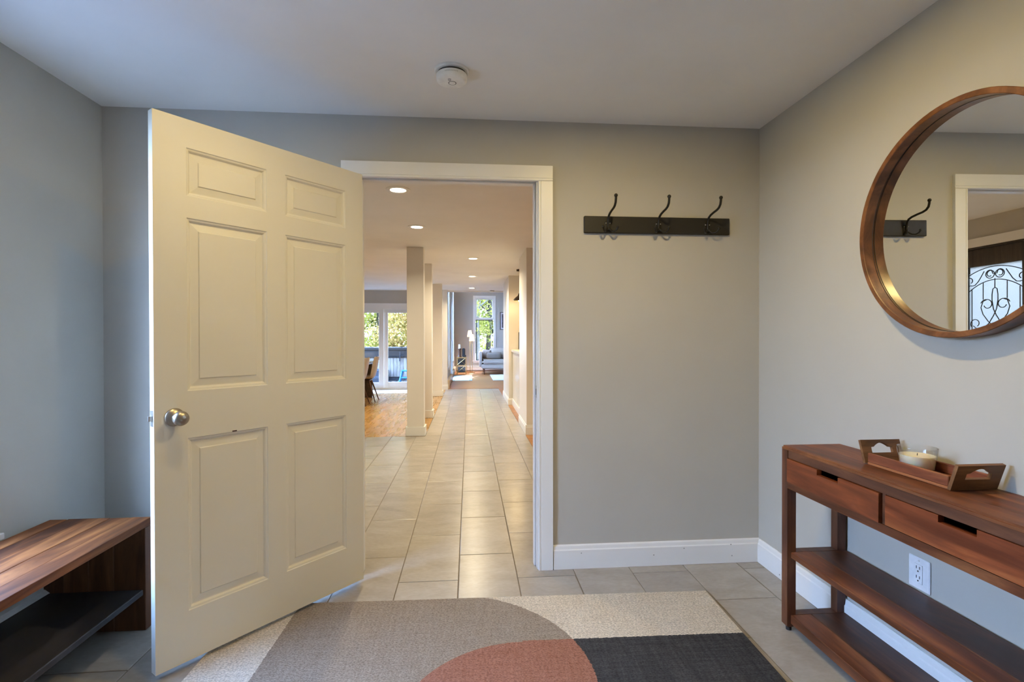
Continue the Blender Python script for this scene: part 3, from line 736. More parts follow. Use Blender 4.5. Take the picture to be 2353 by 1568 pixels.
pl_ = B((-.016, .016, -.0225, -.0186, 1.822, 1.868), bevel=.002)
hk, pme, prl, prr = hook(), mesh(pl_, 'black_iron'), prong(-1), prong(1)
tipb = bmesh.new(); bmesh.ops.create_uvsphere(tipb, u_segments=14, v_segments=8, radius=.0095); tipm = mesh(tipb, 'black_iron', 80)
tps = bmesh.new(); bmesh.ops.create_uvsphere(tps, u_segments=10, v_segments=7, radius=.0072); tpsm = mesh(tps, 'black_iron', 80)
scw = bmesh.new(); bmesh.ops.create_uvsphere(scw, u_segments=10, v_segments=6, radius=.0035); scwm = mesh(scw, 'latch_metal', 80)
for x in (.744, 1.022, 1.297):
    h = put('hook', hk, rk, (x, 0, 0))
    put('back_plate', pme, h); put('ball_tip', tipm, h, (0, -.172, 1.966))
    for s, pm in ((-1, prl), (1, prr)):
        put('lower_prong', pm, h); put('ball_tip', tpsm, h, (s * .040, -.073, 1.829)); put('screw', scwm, h, (s * .011, -.0222, 1.858))

# ------------------------------------------------------------------ mirror
MXC, MYC, MZC = 1.605, 1.528, 1.625
mi = thing('round_mirror', 'large round mirror in a deep wooden hoop frame above the console', 'mirror', (MXC, MYC, MZC))
mi.rotation_euler = (0, 0, math.radians(-.0))
RO, RI, MD = .384, .365, .060
# lathe axis X: profile (r, h) with h along -X towards the room
N = 96
fr = lathe([(RO, .0), (RO, MD - .002), (RO - .002, MD), (RI + .002, MD), (RI, MD - .002), (RI, .004), (RI, .0)], N, 'X', close=True)
obj('hoop_frame', fr, 'mirror_wood', mi, smooth=40)
GX = .020
gl_ = obj('mirror_pane', lathe([(0, GX), (RI - .0008, GX), (RI - .0008, GX - .004), (0, GX - .004)], N, 'X'), 'mirror_glass', mi)
gl_.rotation_euler = (0, math.radians(-.229), math.radians(-.516))
obj('edge_bead', lathe([(RI - .0012, GX + .0001), (RI - .0001, GX + .0001), (RI - .0001, GX + .0016), (RI - .0012, GX + .0016)], N, 'X', close=True), 'slot_dark', mi)

# ------------------------------------------------------------------ console table
ct = thing('console_table', 'reddish wooden console table with two drawers and two shelves', 'console table', (0, 0, 0))
CXF, CXB, CYF, CYN, CZT = 1.335, 1.597, 2.083, 1.010, .783
lw = .038
# top: three glued boards running along the wall
tx = [CXF, 1.425, 1.512, CXB]
for i in range(3):
    bm = B((tx[i], tx[i+1] - .0004, CYN, CYF, CZT - .0145, CZT))
    if i == 0:
        es = [e for e in bm.edges if all(abs(v.co.x - CXF) < 1e-5 and abs(v.co.z - CZT) < 1e-5 for v in e.verts)]
        bmesh.ops.bevel(bm, geom=es, offset=.006, segments=2, affect='EDGES')
    obj('top_board', bm, 'acacia', ct)
for (a, b2) in ((CXF, CYF - lw), (CXB - lw, CYF - lw), (CXF, CYN), (CXB - lw, CYN)):
    bm = B((a, a + lw, b2, b2 + lw, .012, CZT - .0150)); 
    es = [e for e in bm.edges if all(v.co.z < .02 for v in e.verts)]
    bmesh.ops.bevel(bm, geom=es, offset=.012, segments=1, affect='EDGES')
    lg = obj('leg', bm, 'acacia_z', ct)
    obj('foot_pad', lathe([(0, 0), (.011, 0), (.011, .013), (0, .013)], 12), 'slot_dark', lg, loc=(a + lw / 2, b2 + lw / 2, 0.0005))
YL0, YL1 = CYN + lw, CYF - lw
obj('front_rail', B((CXF, CXF + .022, YL0, YL1, .608, .636)), 'acacia', ct)
obj('apron', B((CXF, CXF + .022, YL0 + .002, YL1 - .005, .7375, CZT - .0150)), 'acacia_dark', ct)
obj('back_rail', B((CXB - .022, CXB, YL0, YL1, .608, CZT - .0150)), 'acacia_dark', ct)
for y in (YL1, YL0 - .0): obj('side_rail', B((CXF + lw, CXB - lw, y + (0.008 if y == YL1 else -.030), y + (.030 if y == YL1 else -.008), .608, CZT - .0150)), 'acacia_dark', ct)
obj('drawer_case', B((CXF + .03, CXB - .025, YL0, YL1, .612, .616)), 'acacia_dark', ct)
obj('center_divider', B((CXF + .004, CXF + .028, 1.5405, 1.5535, .637, .737)), 'acacia_dark', ct)
def drawer(y0, y1, dx):
    z0, z1 = .6385, .7345; ym = (y0 + y1) / 2; sw, shh = .056, .020
    out = [(y0, z0), (y1, z0), (y1, z1), (ym + sw, z1), (ym + sw, z1 - shh), (ym - sw, z1 - shh), (ym - sw, z1), (y0, z1)]
    bm = prism(out, CXF - dx, CXF - dx + .020, 'YZ')
    d = obj('drawer', bm, 'acacia_red', ct)
    bx = bmesh.new()
    for bb in ((CXF - dx + .0202, CXF + .2, y0 + .01, y0 + .02, z0 + .004, z1 - .02), (CXF - dx + .0202, CXF + .2, y1 - .02, y1 - .01, z0 + .004, z1 - .02), (CXF + .19, CXF + .2, y0 + .02, y1 - .02, z0 + .004, z1 - .02), (CXF - dx + .0202, CXF + .19, y0 + .02, y1 - .02, z0 + .004, z0 + .010)): box(bx, *bb)
    obj('drawer_box', bx, 'matte_black', d)
drawer(1.557, YL1 - .006, .007); drawer(YL0 + .004, 1.5375, .001)
def shelf(z0, z1):
    xs = [CXF + .015, 1.44, CXB - .002]
    # notched around legs: full boards between the legs plus strips between front/back legs at the ends
    for i in range(2):
        obj('shelf_board', B((xs[i] + (.0005 if i else 0), xs[i+1], YL0 + .0005, YL1 - .0005, z0, z1), bevel=.0025), 'acacia_dark' if i else 'acacia', ct)
    for y0, y1 in ((YL1, CYF), (CYN, YL0)):
        obj('shelf_end', B((CXF + lw + .0005, CXB - lw - .0005, y0, y1, z0, z1)), 'acacia_dark', ct)
shelf(.313, .338); shelf(.034, .072)

# tray
ty = thing('serving_tray', 'small wooden serving tray with cut-out handles on the console table', 'tray', (1.506, 1.5765, CZT + .0008))
TLEN, TWD = .157, .071
obj('tray_base', B((-TWD, TWD, -TLEN, TLEN, 0, .009), bevel=.002), 'tray_wood', ty)
for s in (-1, 1):
    obj('tray_side', B((s * TWD - (.009 if s > 0 else 0), s * TWD + (.009 if s < 0 else 0), -TLEN + .001, TLEN - .001, .0093, .042), bevel=.002), 'tray_wood', ty)
def tray_end():
    w = .0765; h = .083
    n = 10
    hole = [(-.041, .036), (.041, .036), (.041, .056)] + [(.030, .0575)] + [(.030 - .06 * i / n, .0585 + .0135 * math.sin(math.pi * i / n)) for i in range(1, n)] + [(-.030, .0575), (-.041, .056)]
    outer = [(-w, 0), (w, 0), (w, h), (-w, h)]
    bm = bmesh.new(); th = .011
    lay = []
    for y in (0, th):
        vo = [bm.verts.new((x, y, z)) for x, z in outer]; vh = [bm.verts.new((x, y, z)) for x, z in hole]
        eo = [bm.edges.new((vo[i], vo[(i+1) % 4])) for i in range(4)]; eh = [bm.edges.new((vh[i], vh[(i+1) % len(vh)])) for i in range(len(vh))]
        bmesh.ops.triangle_fill(bm, edges=eo + eh, use_beauty=True)
        lay.append((vo, vh))
    for k in (0, 1):
        a, b2 = lay[0][k], lay[1][k]; q = len(a)
        for i in range(q): bm.faces.new((a[i], a[(i+1) % q], b2[(i+1) % q], b2[i]))
    return mesh(bm, 'tray_end_wood')
te = tray_end(); tilt = math.radians(18)
put('tray_end', te, ty, (0, TLEN + .001, .0046), rot=(-tilt, 0, 0))
put('tray_end', te, ty, (0, -TLEN - .001, .0046), rot=(-tilt, 0, math.pi))
# candle in glass
cd = thing('glass_candle', 'cream wax candle in a clear glass tumbler standing in the tray', 'candle', (1.508, 1.605, CZT + .0105))
obj('glass', lathe([(0, 0), (.044, 0), (.0475, .004), (.0565, .078), (.0560, .0795), (.0552, .078), (.0468, .009), (0, .009)], 48), 'clear_glass', cd, smooth=40)
obj('wax', lathe([(0, .0094), (.0464, .0094), (.0512, .050), (.0505, .0525), (.046, .0515), (.02, .0500), (0, .0500)], 48), 'wax', cd, smooth=40)
obj('wick', T([(0, 0, .050), (.001, 0, .058)], .001, 6), 'slot_dark', cd)

# wall outlet
ou = thing('wall_outlet', 'white duplex wall outlet behind the console table', 'outlet', (XR - .0005, 1.694, .398))
obj('cover_plate', B((-.006, 0, -.0435, .0435, -.057, .057), bevel=.003), 'plastic_white', ou)
obj('receptacle', B((-.0085, -.0063, -.0165, .0165, -.034, .034), bevel=.001), 'plastic_white', ou)
for z in (.017, -.017):
    for y in (-.0065, .0065): obj('slot', B((-.0092, -.0086, y - .0012, y + .0012, z + .0, z + .010)), 'slot_dark', ou)
    obj('ground_hole', lathe([(0, 0), (.0028, 0), (.0028, .0006), (0, .0006)], 10, 'X'), 'slot_dark', ou, loc=(-.0086, 0, z - .008))
obj('cover_screw', lathe([(0, 0), (.003, 0), (.0025, .0008), (0, .001)], 10, 'X'), 'heater_white', ou, loc=(-.0061, 0, .046))

# ------------------------------------------------------------------ rug
rg = obj('area_rug', B((-1.078, 1.090, .55, 2.4225, .0012, .0125), bevel=.004, seg=2), 'rug_pile', None, label='flat area rug with cream, taupe, terracotta and charcoal shapes', cat='rug')
rg.rotation_euler = (0, 0, -.0239)

# ------------------------------------------------------------------ bench
bn_ = thing('bench', 'low wooden waterfall bench with a dark lower shelf under the window', 'bench', (0, 0, 0))
BX0, BX1, BYF, BYN, BZ = -1.782, -1.372, 2.336, .95, .470
bx = [BX0, -1.712, -1.635, -1.540, -1.455, BX1]
for i in range(5):
    obj('top_plank', B((bx[i], bx[i+1] - .0005, BYN, BYF + (-.004 if i == 0 else (.003 if i == 1 else 0)), BZ - .032, BZ - (.001 if i % 2 else 0)), bevel=.0015), 'bench_wood', bn_)
for ya, yb in ((BYF - .046, BYF), (BYN, BYN + .046)):
    ps = [BX0 + .004, -1.70, -1.60, -1.50, BX1]
    for i in range(4):
        obj('end_board', B((ps[i], ps[i+1] - .0004, ya + .0005, yb - .0005, .0005, BZ - .0325), bevel=.002), 'bench_panel', bn_)
obj('shelf', B((BX0 + .02, BX1 - .008, BYN + .047, BYF - .047, .152, .176), bevel=.003), 'slate_shelf', bn_)

# baseboard heater under the window
def heater(name_label, loc, length, rz, mat='heater_white'):
    h = thing('baseboard_heater', name_label, 'heater', loc, rz)
    # profile in (y, z), y=0 at the wall, projecting to -y ; length along x
    obj('cover', prism([(0, .03), (-.055, .03), (-.062, .045), (-.062, .150), (-.050, .158), (0, .158)], 0, length, 'YZ'), mat, h)
    obj('damper', prism([(0, .172), (-.045, .172), (-.066, .163), (-.066, .176), (-.048, .190), (0, .200)], 0, length, 'YZ'), mat, h)
    obj('fin_gap', B((.004, length - .004, -.044, -.001, .158, .172)), 'slot_dark', h)
    for a in (-.03, length): obj('end_cap', B((a, a + .03, -.068, 0, .0, .203), bevel=.003), mat, h)
    obj('back_plate', B((0, length, -.004, 0, 0.001, .03)), mat, h)
    return h
heater('white baseboard heater along the wall behind the bench', (XL + .001, .4, .0005), 1.95, math.pi / 2)
D.objects['baseboard_heater'].rotation_euler = (0, 0, math.pi / 2)
D.objects['baseboard_heater'].location = (XL + .0015, .45, .0005)

# ------------------------------------------------------------------ dining area
tb = thing('dining_table', 'dark wooden dining table behind the beige chairs', 'table', (0, 0, 0))
obj('table_top', B((-3.0, -1.965, 9.25, 11.05, .725, .765), bevel=.004), 'dark_table', tb)
for y in (10.0, 10.92): obj('leg_panel', B((-2.62, -2.02, y - .03, y + .03, .001, .7245)), 'dark_table', tb)
obj('stretcher', B((-2.36, -2.28, 10.0305, 10.8895, .12, .2)), 'dark_table', tb)
def shell():
    bm = bmesh.new(); n = 16; mm = 12
    # profile in x,z (chair faces -x): seat front -> seat rear -> back top
    pr = [(-.25, .445), (-.22, .462), (-.12, .452), (0, .437), (.08, .437), (.14, .455), (.175, .50), (.198, .58), (.218, .68), (.236, .78), (.25, .85), (.255, .875)]
    wd = [.20, .215, .225, .23, .23, .228, .224, .222, .218, .208, .185, .15]
    rows = []
    for k, ((x, z), w) in enumerate(zip(pr, wd)):
        p0, p1 = pr[max(k - 1, 0)], pr[min(k + 1, len(pr) - 1)]
        tx_, tz_ = p1[0] - p0[0], p1[1] - p0[1]; ln = math.hypot(tx_, tz_); nx, nz = -tz_ / ln, tx_ / ln
        row = []
        for i in range(n + 1):
            u = -1 + 2 * i / n; up = .05 * abs(u) ** 3
            row.append(bm.verts.new((x + nx * up, u * w, z + nz * up)))
        rows.append(row)
    for a, b2 in zip(rows, rows[1:]):
        for i in range(n): bm.faces.new((a[i], a[i+1], b2[i+1], b2[i]))
    bmesh.ops.recalc_face_normals(bm, faces=bm.faces[:])
    bmesh.ops.solidify(bm, geom=bm.faces[:], thickness=.014)
    return mesh(bm, 'chair_shell', 60)
shm = shell()
def chair(loc, rz, label):
    c = thing('dining_chair', label, 'chair', loc, rz, 'beige shell dining chairs')
    put('seat_shell', shm, c)
    for sx in (-1, 1):
        for sy in (-1, 1):
            obj('leg', T([(.08 * sx, .11 * sy, .425), (.215 * sx, .205 * sy, .0005)], [.016, .010], 8), 'walnut_leg', c)
    obj('under_frame', B((-.1, .1, -.13, .13, .412, .426)), 'walnut_leg', c)
    return c
c0 = chair((-2.03, 10.30, 0), 0, 'beige shell dining chair on the right, nearest the patio door')
dup(c0, (-2.10, 9.70, 0), 0, 'beige shell dining chair half hidden by the open door edge')
dup(c0, (-2.56, 11.42, 0), math.radians(-90 + 180), 'beige shell dining chair at the far end of the dining table')

# ------------------------------------------------------------------ kitchen counter
kc = thing('kitchen_counter', 'half-height glossy panelled kitchen counter with pale stone top', 'counter', (0, 0, 0))
obj('panel_body', B((.806, .90, 7.4605, 9.4440, 0, .985)), 'kitchen_panel', kc)
obj('counter_top', B((.780, 1.25, 7.4605, 9.4440, .9855, 1.030), bevel=.003), 'counter_stone', kc)
obj('toe_board', B((.793, .8055, 7.4605, 9.4440, .0005, .125), bevel=.002), 'trim_white', kc)
for k in range(8): obj('panel_batten', B((.8050, .8058, 7.58 + k * .25, 7.585 + k * .25, .126, .985)), 'kitchen_panel', kc)
ap = thing('coffee_maker', 'tall black coffee maker on the kitchen counter', 'appliance', (.985, 9.30, 1.0305))
obj('body', B((-.075, .09, .0, .10, 0, .33), bevel=.012, seg=2), 'matte_black', ap)
obj('drip_base', B((-.07, .085, -.12, -.0005, 0, .03), bevel=.006), 'matte_black', ap)
obj('brew_head', B((-.07, .085, -.11, -.0005, .25, .33), bevel=.012, seg=2), 'matte_black', ap)
pd = thing('pendant_lamp', 'brown dome pendant lamp over the kitchen counter', 'lamp', (.852, 8.6, 0))
obj('canopy', lathe([(0, ZC - .001), (.055, ZC - .001), (.05, ZC - .03), (.01, ZC - .035), (0, ZC - .035)], 24), 'pendant_brown', pd, smooth=40)
obj('cord', T([(0, 0, 1.99), (0, 0, ZC - .034)], .003, 6), 'slot_dark', pd)
obj('shade', lathe([(.013, 2.00), (.022, 1.985), (.03, 1.96), (.06, 1.935), (.10, 1.90), (.118, 1.868), (.114, 1.868), (.096, 1.896), (.056, 1.929), (.02, 1.95)], 32, close=True), 'pendant_brown', pd, smooth=40)
bb_ = bmesh.new(); bmesh.ops.create_uvsphere(bb_, u_segments=12, v_segments=8, radius=.03)
obj('bulb', bb_, 'bulb', pd, smooth=80, loc=(0, 0, 1.892))
pl = D.lights.new('lamp', 'POINT'); pl.energy = 22 * LAMP_K; pl.color = (1, .70, .34); pl.shadow_soft_size = .035
plo = D.objects.new('lamp', pl); COL.objects.link(plo); plo.parent = pd; plo.location = (0, 0, 1.85)

# ------------------------------------------------------------------ living room
def rbox(x0, x1, y0, y1, z0, z1, bev, seg=3): return B((x0, x1, y0, y1, z0, z1), bevel=bev, seg=seg)
def pillow(w, h, d):
    bm = bmesh.new(); n = 10; vs = {}
    for s in (-1, 1):
        for i in range(n + 1):
            for j in range(n + 1):
                u, v = -1 + 2*i/n, -1 + 2*j/n
                th = d * (max(0, (1 - u**4)) * max(0, (1 - v**4))) ** .5
                if (i in (0, n) or j in (0, n)) and s == 1: vs[s, i, j] = vs[-1, i, j]
                else: vs[s, i, j] = bm.verts.new((u * w * (1 - .04 * (1 - v*v) * (abs(u) > .99)), s * th, v * h))
        for i in range(n):
            for j in range(n):
                try: bm.faces.new((vs[s, i, j], vs[s, i+1, j], vs[s, i+1, j+1], vs[s, i, j+1]))
                except ValueError: pass
    bmesh.ops.recalc_face_normals(bm, faces=bm.faces[:])
    return bm
so = thing('sofa', 'light blue-grey chaise sofa by the tall living room window', 'sofa', (0, 0, 0))
obj('base', rbox(.43, 2.6, 17.40, 18.72, .19, .345, .03), 'sofa_fabric', so, smooth=50)
obj('seat_cushion', rbox(.45, 1.62, 17.36, 18.45, .352, .495, .05, 4), 'sofa_fabric', so, smooth=50)
obj('seat_cushion', rbox(1.63, 2.58, 17.36, 18.45, .352, .495, .05, 4), 'sofa_fabric', so, smooth=50)
am = prism([(.36, .24), (.43, .24), (.45, .74), (.43, .775), (.385, .775), (.355, .74)], 17.75, 18.75, 'XZ')
obj('arm', am, 'sofa_fabric', so)
obj('back', rbox(.45, 2.6, 18.58, 18.76, .345, .76, .03), 'sofa_fabric', so, smooth=50)
obj('back_cushion', pillow(.33, .21, .12), 'sofa_fabric', so, smooth=60, loc=(1.06, 18.42, .69), rot=(.18, 0, 0))
obj('back_cushion', pillow(.33, .21, .12), 'sofa_fabric', so, smooth=60, loc=(1.74, 18.42, .69), rot=(.18, 0, 0))
for x, y in ((.52, 17.47), (2.5, 17.47), (.52, 18.65), (2.5, 18.65), (1.3, 17.47)): obj('leg', T([(x, y, .189), (x, y, .0005)], [.028, .018], 10), 'walnut_leg', so)
p1 = obj('throw_pillow', pillow(.27, .115, .075), 'cushion_fabric', None, smooth=60, loc=(.885, 18.19, .615), rot=(.15, 0, 0), label='grey lumbar pillow lying on the sofa seat', cat='pillow')
p2 = obj('throw_pillow', pillow(.17, .165, .06), 'cushion_pale', None, smooth=60, loc=(.60, 18.345, .672), rot=(.2, .12, 0), label='pale square pillow in the sofa corner against the arm', cat='pillow')

st = thing('side_table', 'small gold X-frame side table with two shelves', 'side table', (-.255, 17.5, 0))
for sx in (-1, 1):
    for sy in (-1, 1): obj('leg', B((sx*.15 - .009, sx*.15 + .009, sy*.15 - .009, sy*.15 + .009, .0005, .58)), 'gold_metal', st)
obj('table_top', B((-.165, .165, -.165, .165, .5805, .60), bevel=.003), 'gold_metal', st)
obj('shelf', B((-.14, .14, -.14, .14, .325, .335)), 'gold_metal', st); obj('shelf', B((-.14, .14, -.14, .14, .075, .085)), 'gold_metal', st)
for z0, z1 in ((.09, .32), (.34, .575)):
    for s in (-1, 1): obj('cross_bar', T([(s * -.142, -.152, z0), (s * .142, -.152, z1)], .008, 6), 'gold_metal', st)
obj('storage_basket', rbox(-.12, .125, -.12, .12, .336, .55, .012, 2), 'basket_grey', None, loc=(-.255, 17.5, 0), label='dark grey storage basket on the upper shelf of the gold side table', cat='basket')
obj('storage_basket', rbox(-.12, .125, -.12, .12, .0865, .27, .012, 2), 'basket_blue', None, loc=(-.255, 17.5, 0), label='blue-grey storage basket on the lower shelf of the gold side table', cat='basket')
ch = thing('candle_holder', 'dark wooden pillar candle holder on the gold side table', 'candle holder', (-.32, 17.46, .6005))
obj('stand', lathe([(0, 0), (.065, 0), (.065, .03), (.045, .045), (.04, .24), (.055, .26), (.06, .29), (0, .29)], 20), 'walnut_leg', ch, smooth=40)
obj('pillar_candle', lathe([(0, 0), (.036, 0), (.036, .13), (.03, .134), (0, .13)], 20), 'candle_white', None, smooth=40, loc=(-.32, 17.46, .8915), label='white pillar candle on the dark holder', cat='candle')
sk = thing('speaker', 'black rounded speaker on the gold side table', 'speaker', (-.185, 17.5, .6005))
obj('body', rbox(-.05, .055, -.05, .05, .0, .30, .02, 3), 'matte_black', sk, smooth=50); obj('foot', rbox(-.02, .085, -.075, -.051, 0, .07, .006, 2), 'matte_black', sk)

fl = thing('floor_lamp', 'brass floor lamp with two white cone shades', 'lamp', (.08, 18.4, 0))
obj('base', lathe([(0, 0), (.14, 0), (.14, .015), (.02, .022), (0, .022)], 28), 'gold_metal', fl, smooth=40)
def lampshade(x, y, zt, zb): return lathe([(.055, zt), (.098, zb), (.095, zb), (.052, zt)], 28, close=True)
for (x, y, zt, zb, px) in ((.03, .06, 1.52, 1.29, -.045), (.10, -.08, 1.38, 1.14, .035)):
    ox = x - .08
    obj('pole', T([(px, 0, .018), (px, 0, zb - .1), (ox, y, zb + .05)], .008, 8), 'gold_metal', fl)
    s = obj('lamp_shade', lampshade(0, 0, zt, zb), 'shade_fabric', fl, smooth=40, loc=(ox, y, 0))
    q = D.lights.new('lamp', 'POINT'); q.energy = 55 * LAMP_K; q.color = (1, .72, .42); q.shadow_soft_size = .04
    qo = D.objects.new('lamp', q); COL.objects.link(qo); qo.parent = fl; qo.location = (ox, y, (zt + zb) / 2)

pc = thing('framed_picture', 'black framed dark picture on the grey living room wall', 'picture', (1.52, 19.3495, 1.89))
W2, H2 = .35, .33
for bb in ((-W2, W2, -.02, 0, H2 - .022, H2), (-W2, W2, -.02, 0, -H2, -H2 + .022), (-W2, -W2 + .022, -.02, 0, -H2 + .022, H2 - .022), (W2 - .022, W2, -.02, 0, -H2 + .022, H2 - .022)): obj('frame_bar', B(bb), 'picture_frame', pc)
obj('mat_board', B((-W2 + .022, W2 - .022, -.008, -.001, -H2 + .022, H2 - .022)), 'picture_mat', pc)
obj('print', B((-W2 + .07, W2 - .07, -.0095, -.0082, -H2 + .07, H2 - .07)), 'picture_print', pc)

mt_ = thing('sun_patch', 'small white slab with grey borders, laid as a sun patch by the living room patio door', 'rug', (-.20, 15.9, .0005))  # white slab in place of a sun patch on the floor
obj('field', B((-.21, .21, -1.0, 1.0, 0, .012)), 'sun_patch_white', mt_)
for s in (-1, 1): obj('border', B((s * .25 - .0395, s * .25 + .0395, -1.0, 1.0, 0, .012)), 'sun_patch_grey', mt_)
obj('area_rug', B((.70, 2.9, 14.93, 17.25, .0005, .012)), 'sun_patch_white', None, label='pale slab laid as sunlight on the oak floor before the sofa', cat='rug')  # second sun patch, laid on the floor as a pale slab
heater('white baseboard heater under the tall living room window', (-.45, 19.3485, .0005), 3.2, 0)
h3 = heater('beige baseboard heater on the living room side wall, by the hall', (LX1 + .0015, 12.72, .0005), 2.2, math.pi / 2, 'heater_beige')
h4 = heater('beige baseboard heater in the living room corner behind the side table', (LX1 + .0015, 16.7, .0005), 2.4, math.pi / 2, 'heater_beige')

# ------------------------------------------------------------------ outdoors
struct('ground', B((-60, 60, 12.7, 80, -.6, -.32)), 'lawn', 'autumn lawn around the house', 'ground')
struct('bounce_ground', B((-60, 60, -40, 12.695, -.6, -.20)), 'bounce_grey', 'unseen ground before the house, made grey for cooler bounce light', 'bounce_grey')  # out of view; grey chosen to cool the light bounced indoors
dk = struct('deck', B((-9, LX0 - .01, 12.70, 21.0, -.31, -.145)), 'slot_dark', 'weathered board deck outside the patio door', 'deck')
dpm = {}
for i in range(58):
    y = 12.72 + i * .142
    if y > 20.8: break
    if 'd' not in dpm: dpm['d'] = mesh(B((0, 8.3, 0, .136, 0, .025), bevel=.002), 'deck_wood')
    put('deck_board', dpm['d'], dk, (-9, y, -.145))
DZ = -.12
ht = thing('hot_tub', 'square hot tub with pale board cladding and dark folded cover', 'hot tub', (0, 0, DZ))
HX0, HX1, HY0, HY1 = -4.35, -1.98, 16.55, 18.6
obj('plinth', B((HX0 + .03, HX1 - .03, HY0 + .03, HY1 - .03, .0005, .14)), 'tub_base', ht)
obj('shell', B((HX0 + .02, HX1 - .02, HY0 + .02, HY1 - .02, .1405, .80)), 'tub_base', ht)
nb = 23; bw = (HX1 - HX0) / nb
tbm = mesh(B((.004, bw - .004, -.001, .019, .13, .82), bevel=.004), 'tub_board')
for i in range(nb): put('cladding_board', tbm, ht, (HX0 + i * bw, HY0, 0))
tbs = mesh(B((-.019, .001, .004, .085, .13, .82), bevel=.004), 'tub_board')
for i in range(20): put('cladding_board', tbs, ht, (HX1 + .001, HY0 + .1 + i * .09, 0))
cv = obj('cover', B((HX0 - .05, HX1 + .05, HY0 - .05, HY1 + .05, .965, 1.055), (HX0 - .06, HX1 + .06, HY0 - .06, HY1 + .06, .75, .964), bevel=.02, seg=2), 'tub_cover', ht)
for x in (HX0 + .5, -2.19): obj('cover_strap', B((x - .02, x + .02, HY0 - .068, HY0 - .0605, .63, .93)), 'matte_black', cv)
stp = thing('plastic_steps', 'dark blue plastic hot tub steps', 'steps', (-2.95, 16.06, DZ))
obj('lower_step', rbox(-.5, .42, -.30, .10, .0005, .19, .03, 3), 'step_plastic', stp, smooth=50)
obj('upper_step', rbox(-.5, .42, .1005, .42, .0005, .40, .04, 3), 'step_plastic', stp, smooth=50)
stl = thing('step_stool', 'bright blue plastic step stool on the deck', 'stool', (-1.93, 15.95, DZ))
obj('seat', rbox(-.15, .15, -.13, .13, .34, .385, .02, 3), 'stool_blue', stl, smooth=50)
for sx in (-1, 1):
    for sy in (-1, 1):
        obj('leg', T([(sx * .12, sy * .10, .345), (sx * .155, sy * .13, .15), (sx * .20, sy * .16, .0005)], [.032, .028, .026], 8), 'stool_blue', stl)
for s in (-1, 1): obj('foot_rail', T([(-.15, s * .13, .15), (.15, s * .13, .15)], .018, 8), 'stool_blue', stl)

hd = thing('light_blocker', 'unseen evergreen block added to cut low sky light at the entry window', 'light_blocker', (-6.6, 0, -.2))  # added out of view so window light falls lower in the entry
bm = B((-.7, .7, -12, 7, 0, 1.7)); bmesh.ops.subdivide_edges(bm, edges=bm.edges[:], cuts=24, use_grid_fill=True)
rh = random.Random(4)
for v_ in bm.verts:
    if v_.co.z > .01: v_.co += Vector((rh.uniform(-.12, .12), rh.uniform(-.12, .12), rh.uniform(-.12, .12)))
obj('foliage', bm, 'blocker_leaf', hd)

rl = random.Random(11)
def leafquad(bm, c, s, rr, flat=False):
    n = Vector((rr.gauss(0, .12), rr.gauss(0, .12), 1) if flat else (rr.gauss(0, 1), rr.gauss(0, 1), rr.gauss(0, .7))).normalized()
    a = n.orthogonal().normalized(); q = Matrix.Rotation(rr.uniform(0, 6.28), 3, n); a = q @ a; b2 = n.cross(a)
    vs = [bm.verts.new(c + a * s), bm.verts.new(c + b2 * s * .55), bm.verts.new(c - a * s), bm.verts.new(c - b2 * s * .55)]
    bm.faces.new(vs)
bm = bmesh.new()
for i in range(700):
    x, y = rl.uniform(-4.2, -1.0), rl.uniform(13.4, 16.5)
    if -3.55 < x < -2.45 and y > 15.65: continue
    leafquad(bm, Vector((x, y, DZ + .015)), rl.uniform(.03, .06), rl, True)
lv = obj('fallen_leaves', bm, 'dry_leaf', None, label='scattered dry leaves on the deck boards', cat='leaves', kind='stuff')
bm = bmesh.new()
for i in range(160):
    leafquad(bm, Vector((rl.uniform(HX0, HX1), rl.uniform(HY0, HY1), DZ + 1.072)), rl.uniform(.03, .07), rl, True)
obj('fallen_leaves', bm, 'dry_leaf', None, label='dry leaves lying on top of the hot tub cover', cat='leaves', kind='stuff')

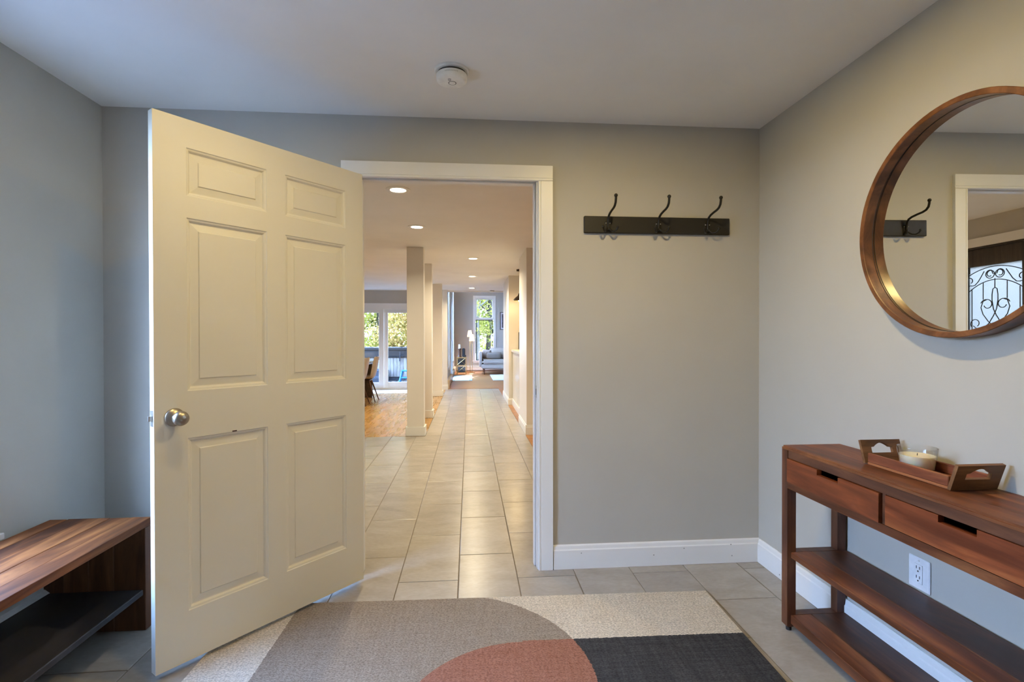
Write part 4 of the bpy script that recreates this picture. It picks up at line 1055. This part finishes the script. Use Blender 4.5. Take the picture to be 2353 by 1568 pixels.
TREES = [
    # x, y, trunk radius, height, crown cz, crown r, leaves, leafmat, bark, label
    (-4.6, 27.0, .20, 6.5, 2.6, 2.3, 2600, 'leaf_yellow', 'bark_dark', 'yellow-leaved tree left of the sliding door stile'),
    (-7.6, 30.0, .26, 8.0, 3.4, 3.0, 2600, 'leaf_green', 'bark_grey', 'tall green tree at the left edge of the patio door view'),
    (-2.6, 26.0, .15, 6.5, 2.5, 2.0, 2600, 'leaf_orange', 'bark_dark', 'orange-leaved tree behind the hot tub'),
    (-5.4, 34.0, .22, 9.0, 4.2, 3.0, 2600, 'leaf_green', 'bark_dark', 'green tree farther back behind the hot tub'),
    (-1.5, 33.0, .2, 9.0, 3.8, 2.6, 2200, 'leaf_yellow', 'bark_dark', 'yellow tree to the right behind the hot tub'),
    (.50, 26.5, .125, 9.0, 5.2, 2.0, 1500, 'leaf_green', 'bark_grey', 'pale grey trunked tree in the left of the tall window'),
    (1.06, 29.0, .15, 9.0, 4.6, 2.4, 1900, 'leaf_green', 'bark_dark', 'dark trunked tree in the middle of the tall window'),
    (2.1, 33.0, .2, 8.0, 3.4, 2.8, 2600, 'leaf_yellow', 'bark_grey', 'yellow-green tree far behind the tall window'),
    (-9.5, 16.5, .2, 9.0, 4.0, 2.8, 1900, 'leaf_green', 'bark_grey', 'unseen green tree added left of the deck to block sky light'),  # this and the next two: out of view, added to shade the windows
    (-8.5, 22.0, .2, 9.0, 4.2, 3.0, 1900, 'leaf_yellow', 'bark_dark', 'unseen yellow tree added past the far left deck corner to block sky light'),
    (-13.5, 20.0, .2, 9.5, 4.6, 3.2, 1900, 'leaf_green', 'bark_dark', 'unseen green tree added far out on the left to block sky light'),
    (4.6, 27.0, .2, 8.5, 3.8, 2.6, 1900, 'leaf_yellow', 'bark_dark', 'yellow tree to the right of the tall window view'),
    (-.2, 38.0, .2, 9.0, 3.6, 3.4, 2600, 'leaf_green', 'bark_dark', 'broad green tree at the back of the garden'),
]
for (x, y, tr_, hh, cz, crr, nl, lm, bk, lab) in TREES:
    tt = thing('tree', lab, 'tree', (x, y, -.32), group='autumn trees behind the house')
    hh = hh + 3.0
    rr = random.Random(int(x * 100) + 5)
    tbm_ = bmesh.new()
    pts = [(0, 0, 0)]
    for k in range(1, 7): pts.append((pts[-1][0] + rr.uniform(-.08, .08), pts[-1][1] + rr.uniform(-.08, .08), hh * .85 * k / 6))
    tube(tbm_, pts, [tr_ * (1 - .11 * k) for k in range(7)], 8)
    for k in range(9):
        z0 = rr.uniform(.25, .8) * hh * .85; a = rr.uniform(0, 6.28); L = rr.uniform(1.0, 2.0)
        p0 = Vector((0, 0, z0)); p1_ = p0 + Vector((math.cos(a) * L * .6, math.sin(a) * L * .6, L * .45)); p2_ = p1_ + Vector((math.cos(a + .4) * L * .5, math.sin(a + .4) * L * .5, L * .5))
        tube(tbm_, [p0, p1_, p2_], [tr_ * .35, tr_ * .22, tr_ * .1], 6)
    obj('trunk', tbm_, bk, tt, smooth=60)
    fb = bmesh.new()
    blobs = [(Vector((rr.gauss(0, crr * .45), rr.gauss(0, crr * .4), rr.uniform(1.7 if 'trunked' in lab else .3, hh * 1.12))), rr.uniform(.4, .85)) for _ in range(60)]
    for i in range(int(nl * (8.5 if y > 25 else 3))):
        cc, rad = rr.choice(blobs)
        p = cc + Vector((rr.gauss(0, rad * .55), rr.gauss(0, rad * .55), rr.gauss(0, rad * .42)))
        if p.z < .1: p.z = rr.uniform(.1, .6)
        leafquad(fb, p, rr.uniform(.05, .10), rr)
    obj('foliage', fb, lm, tt, kind='stuff')
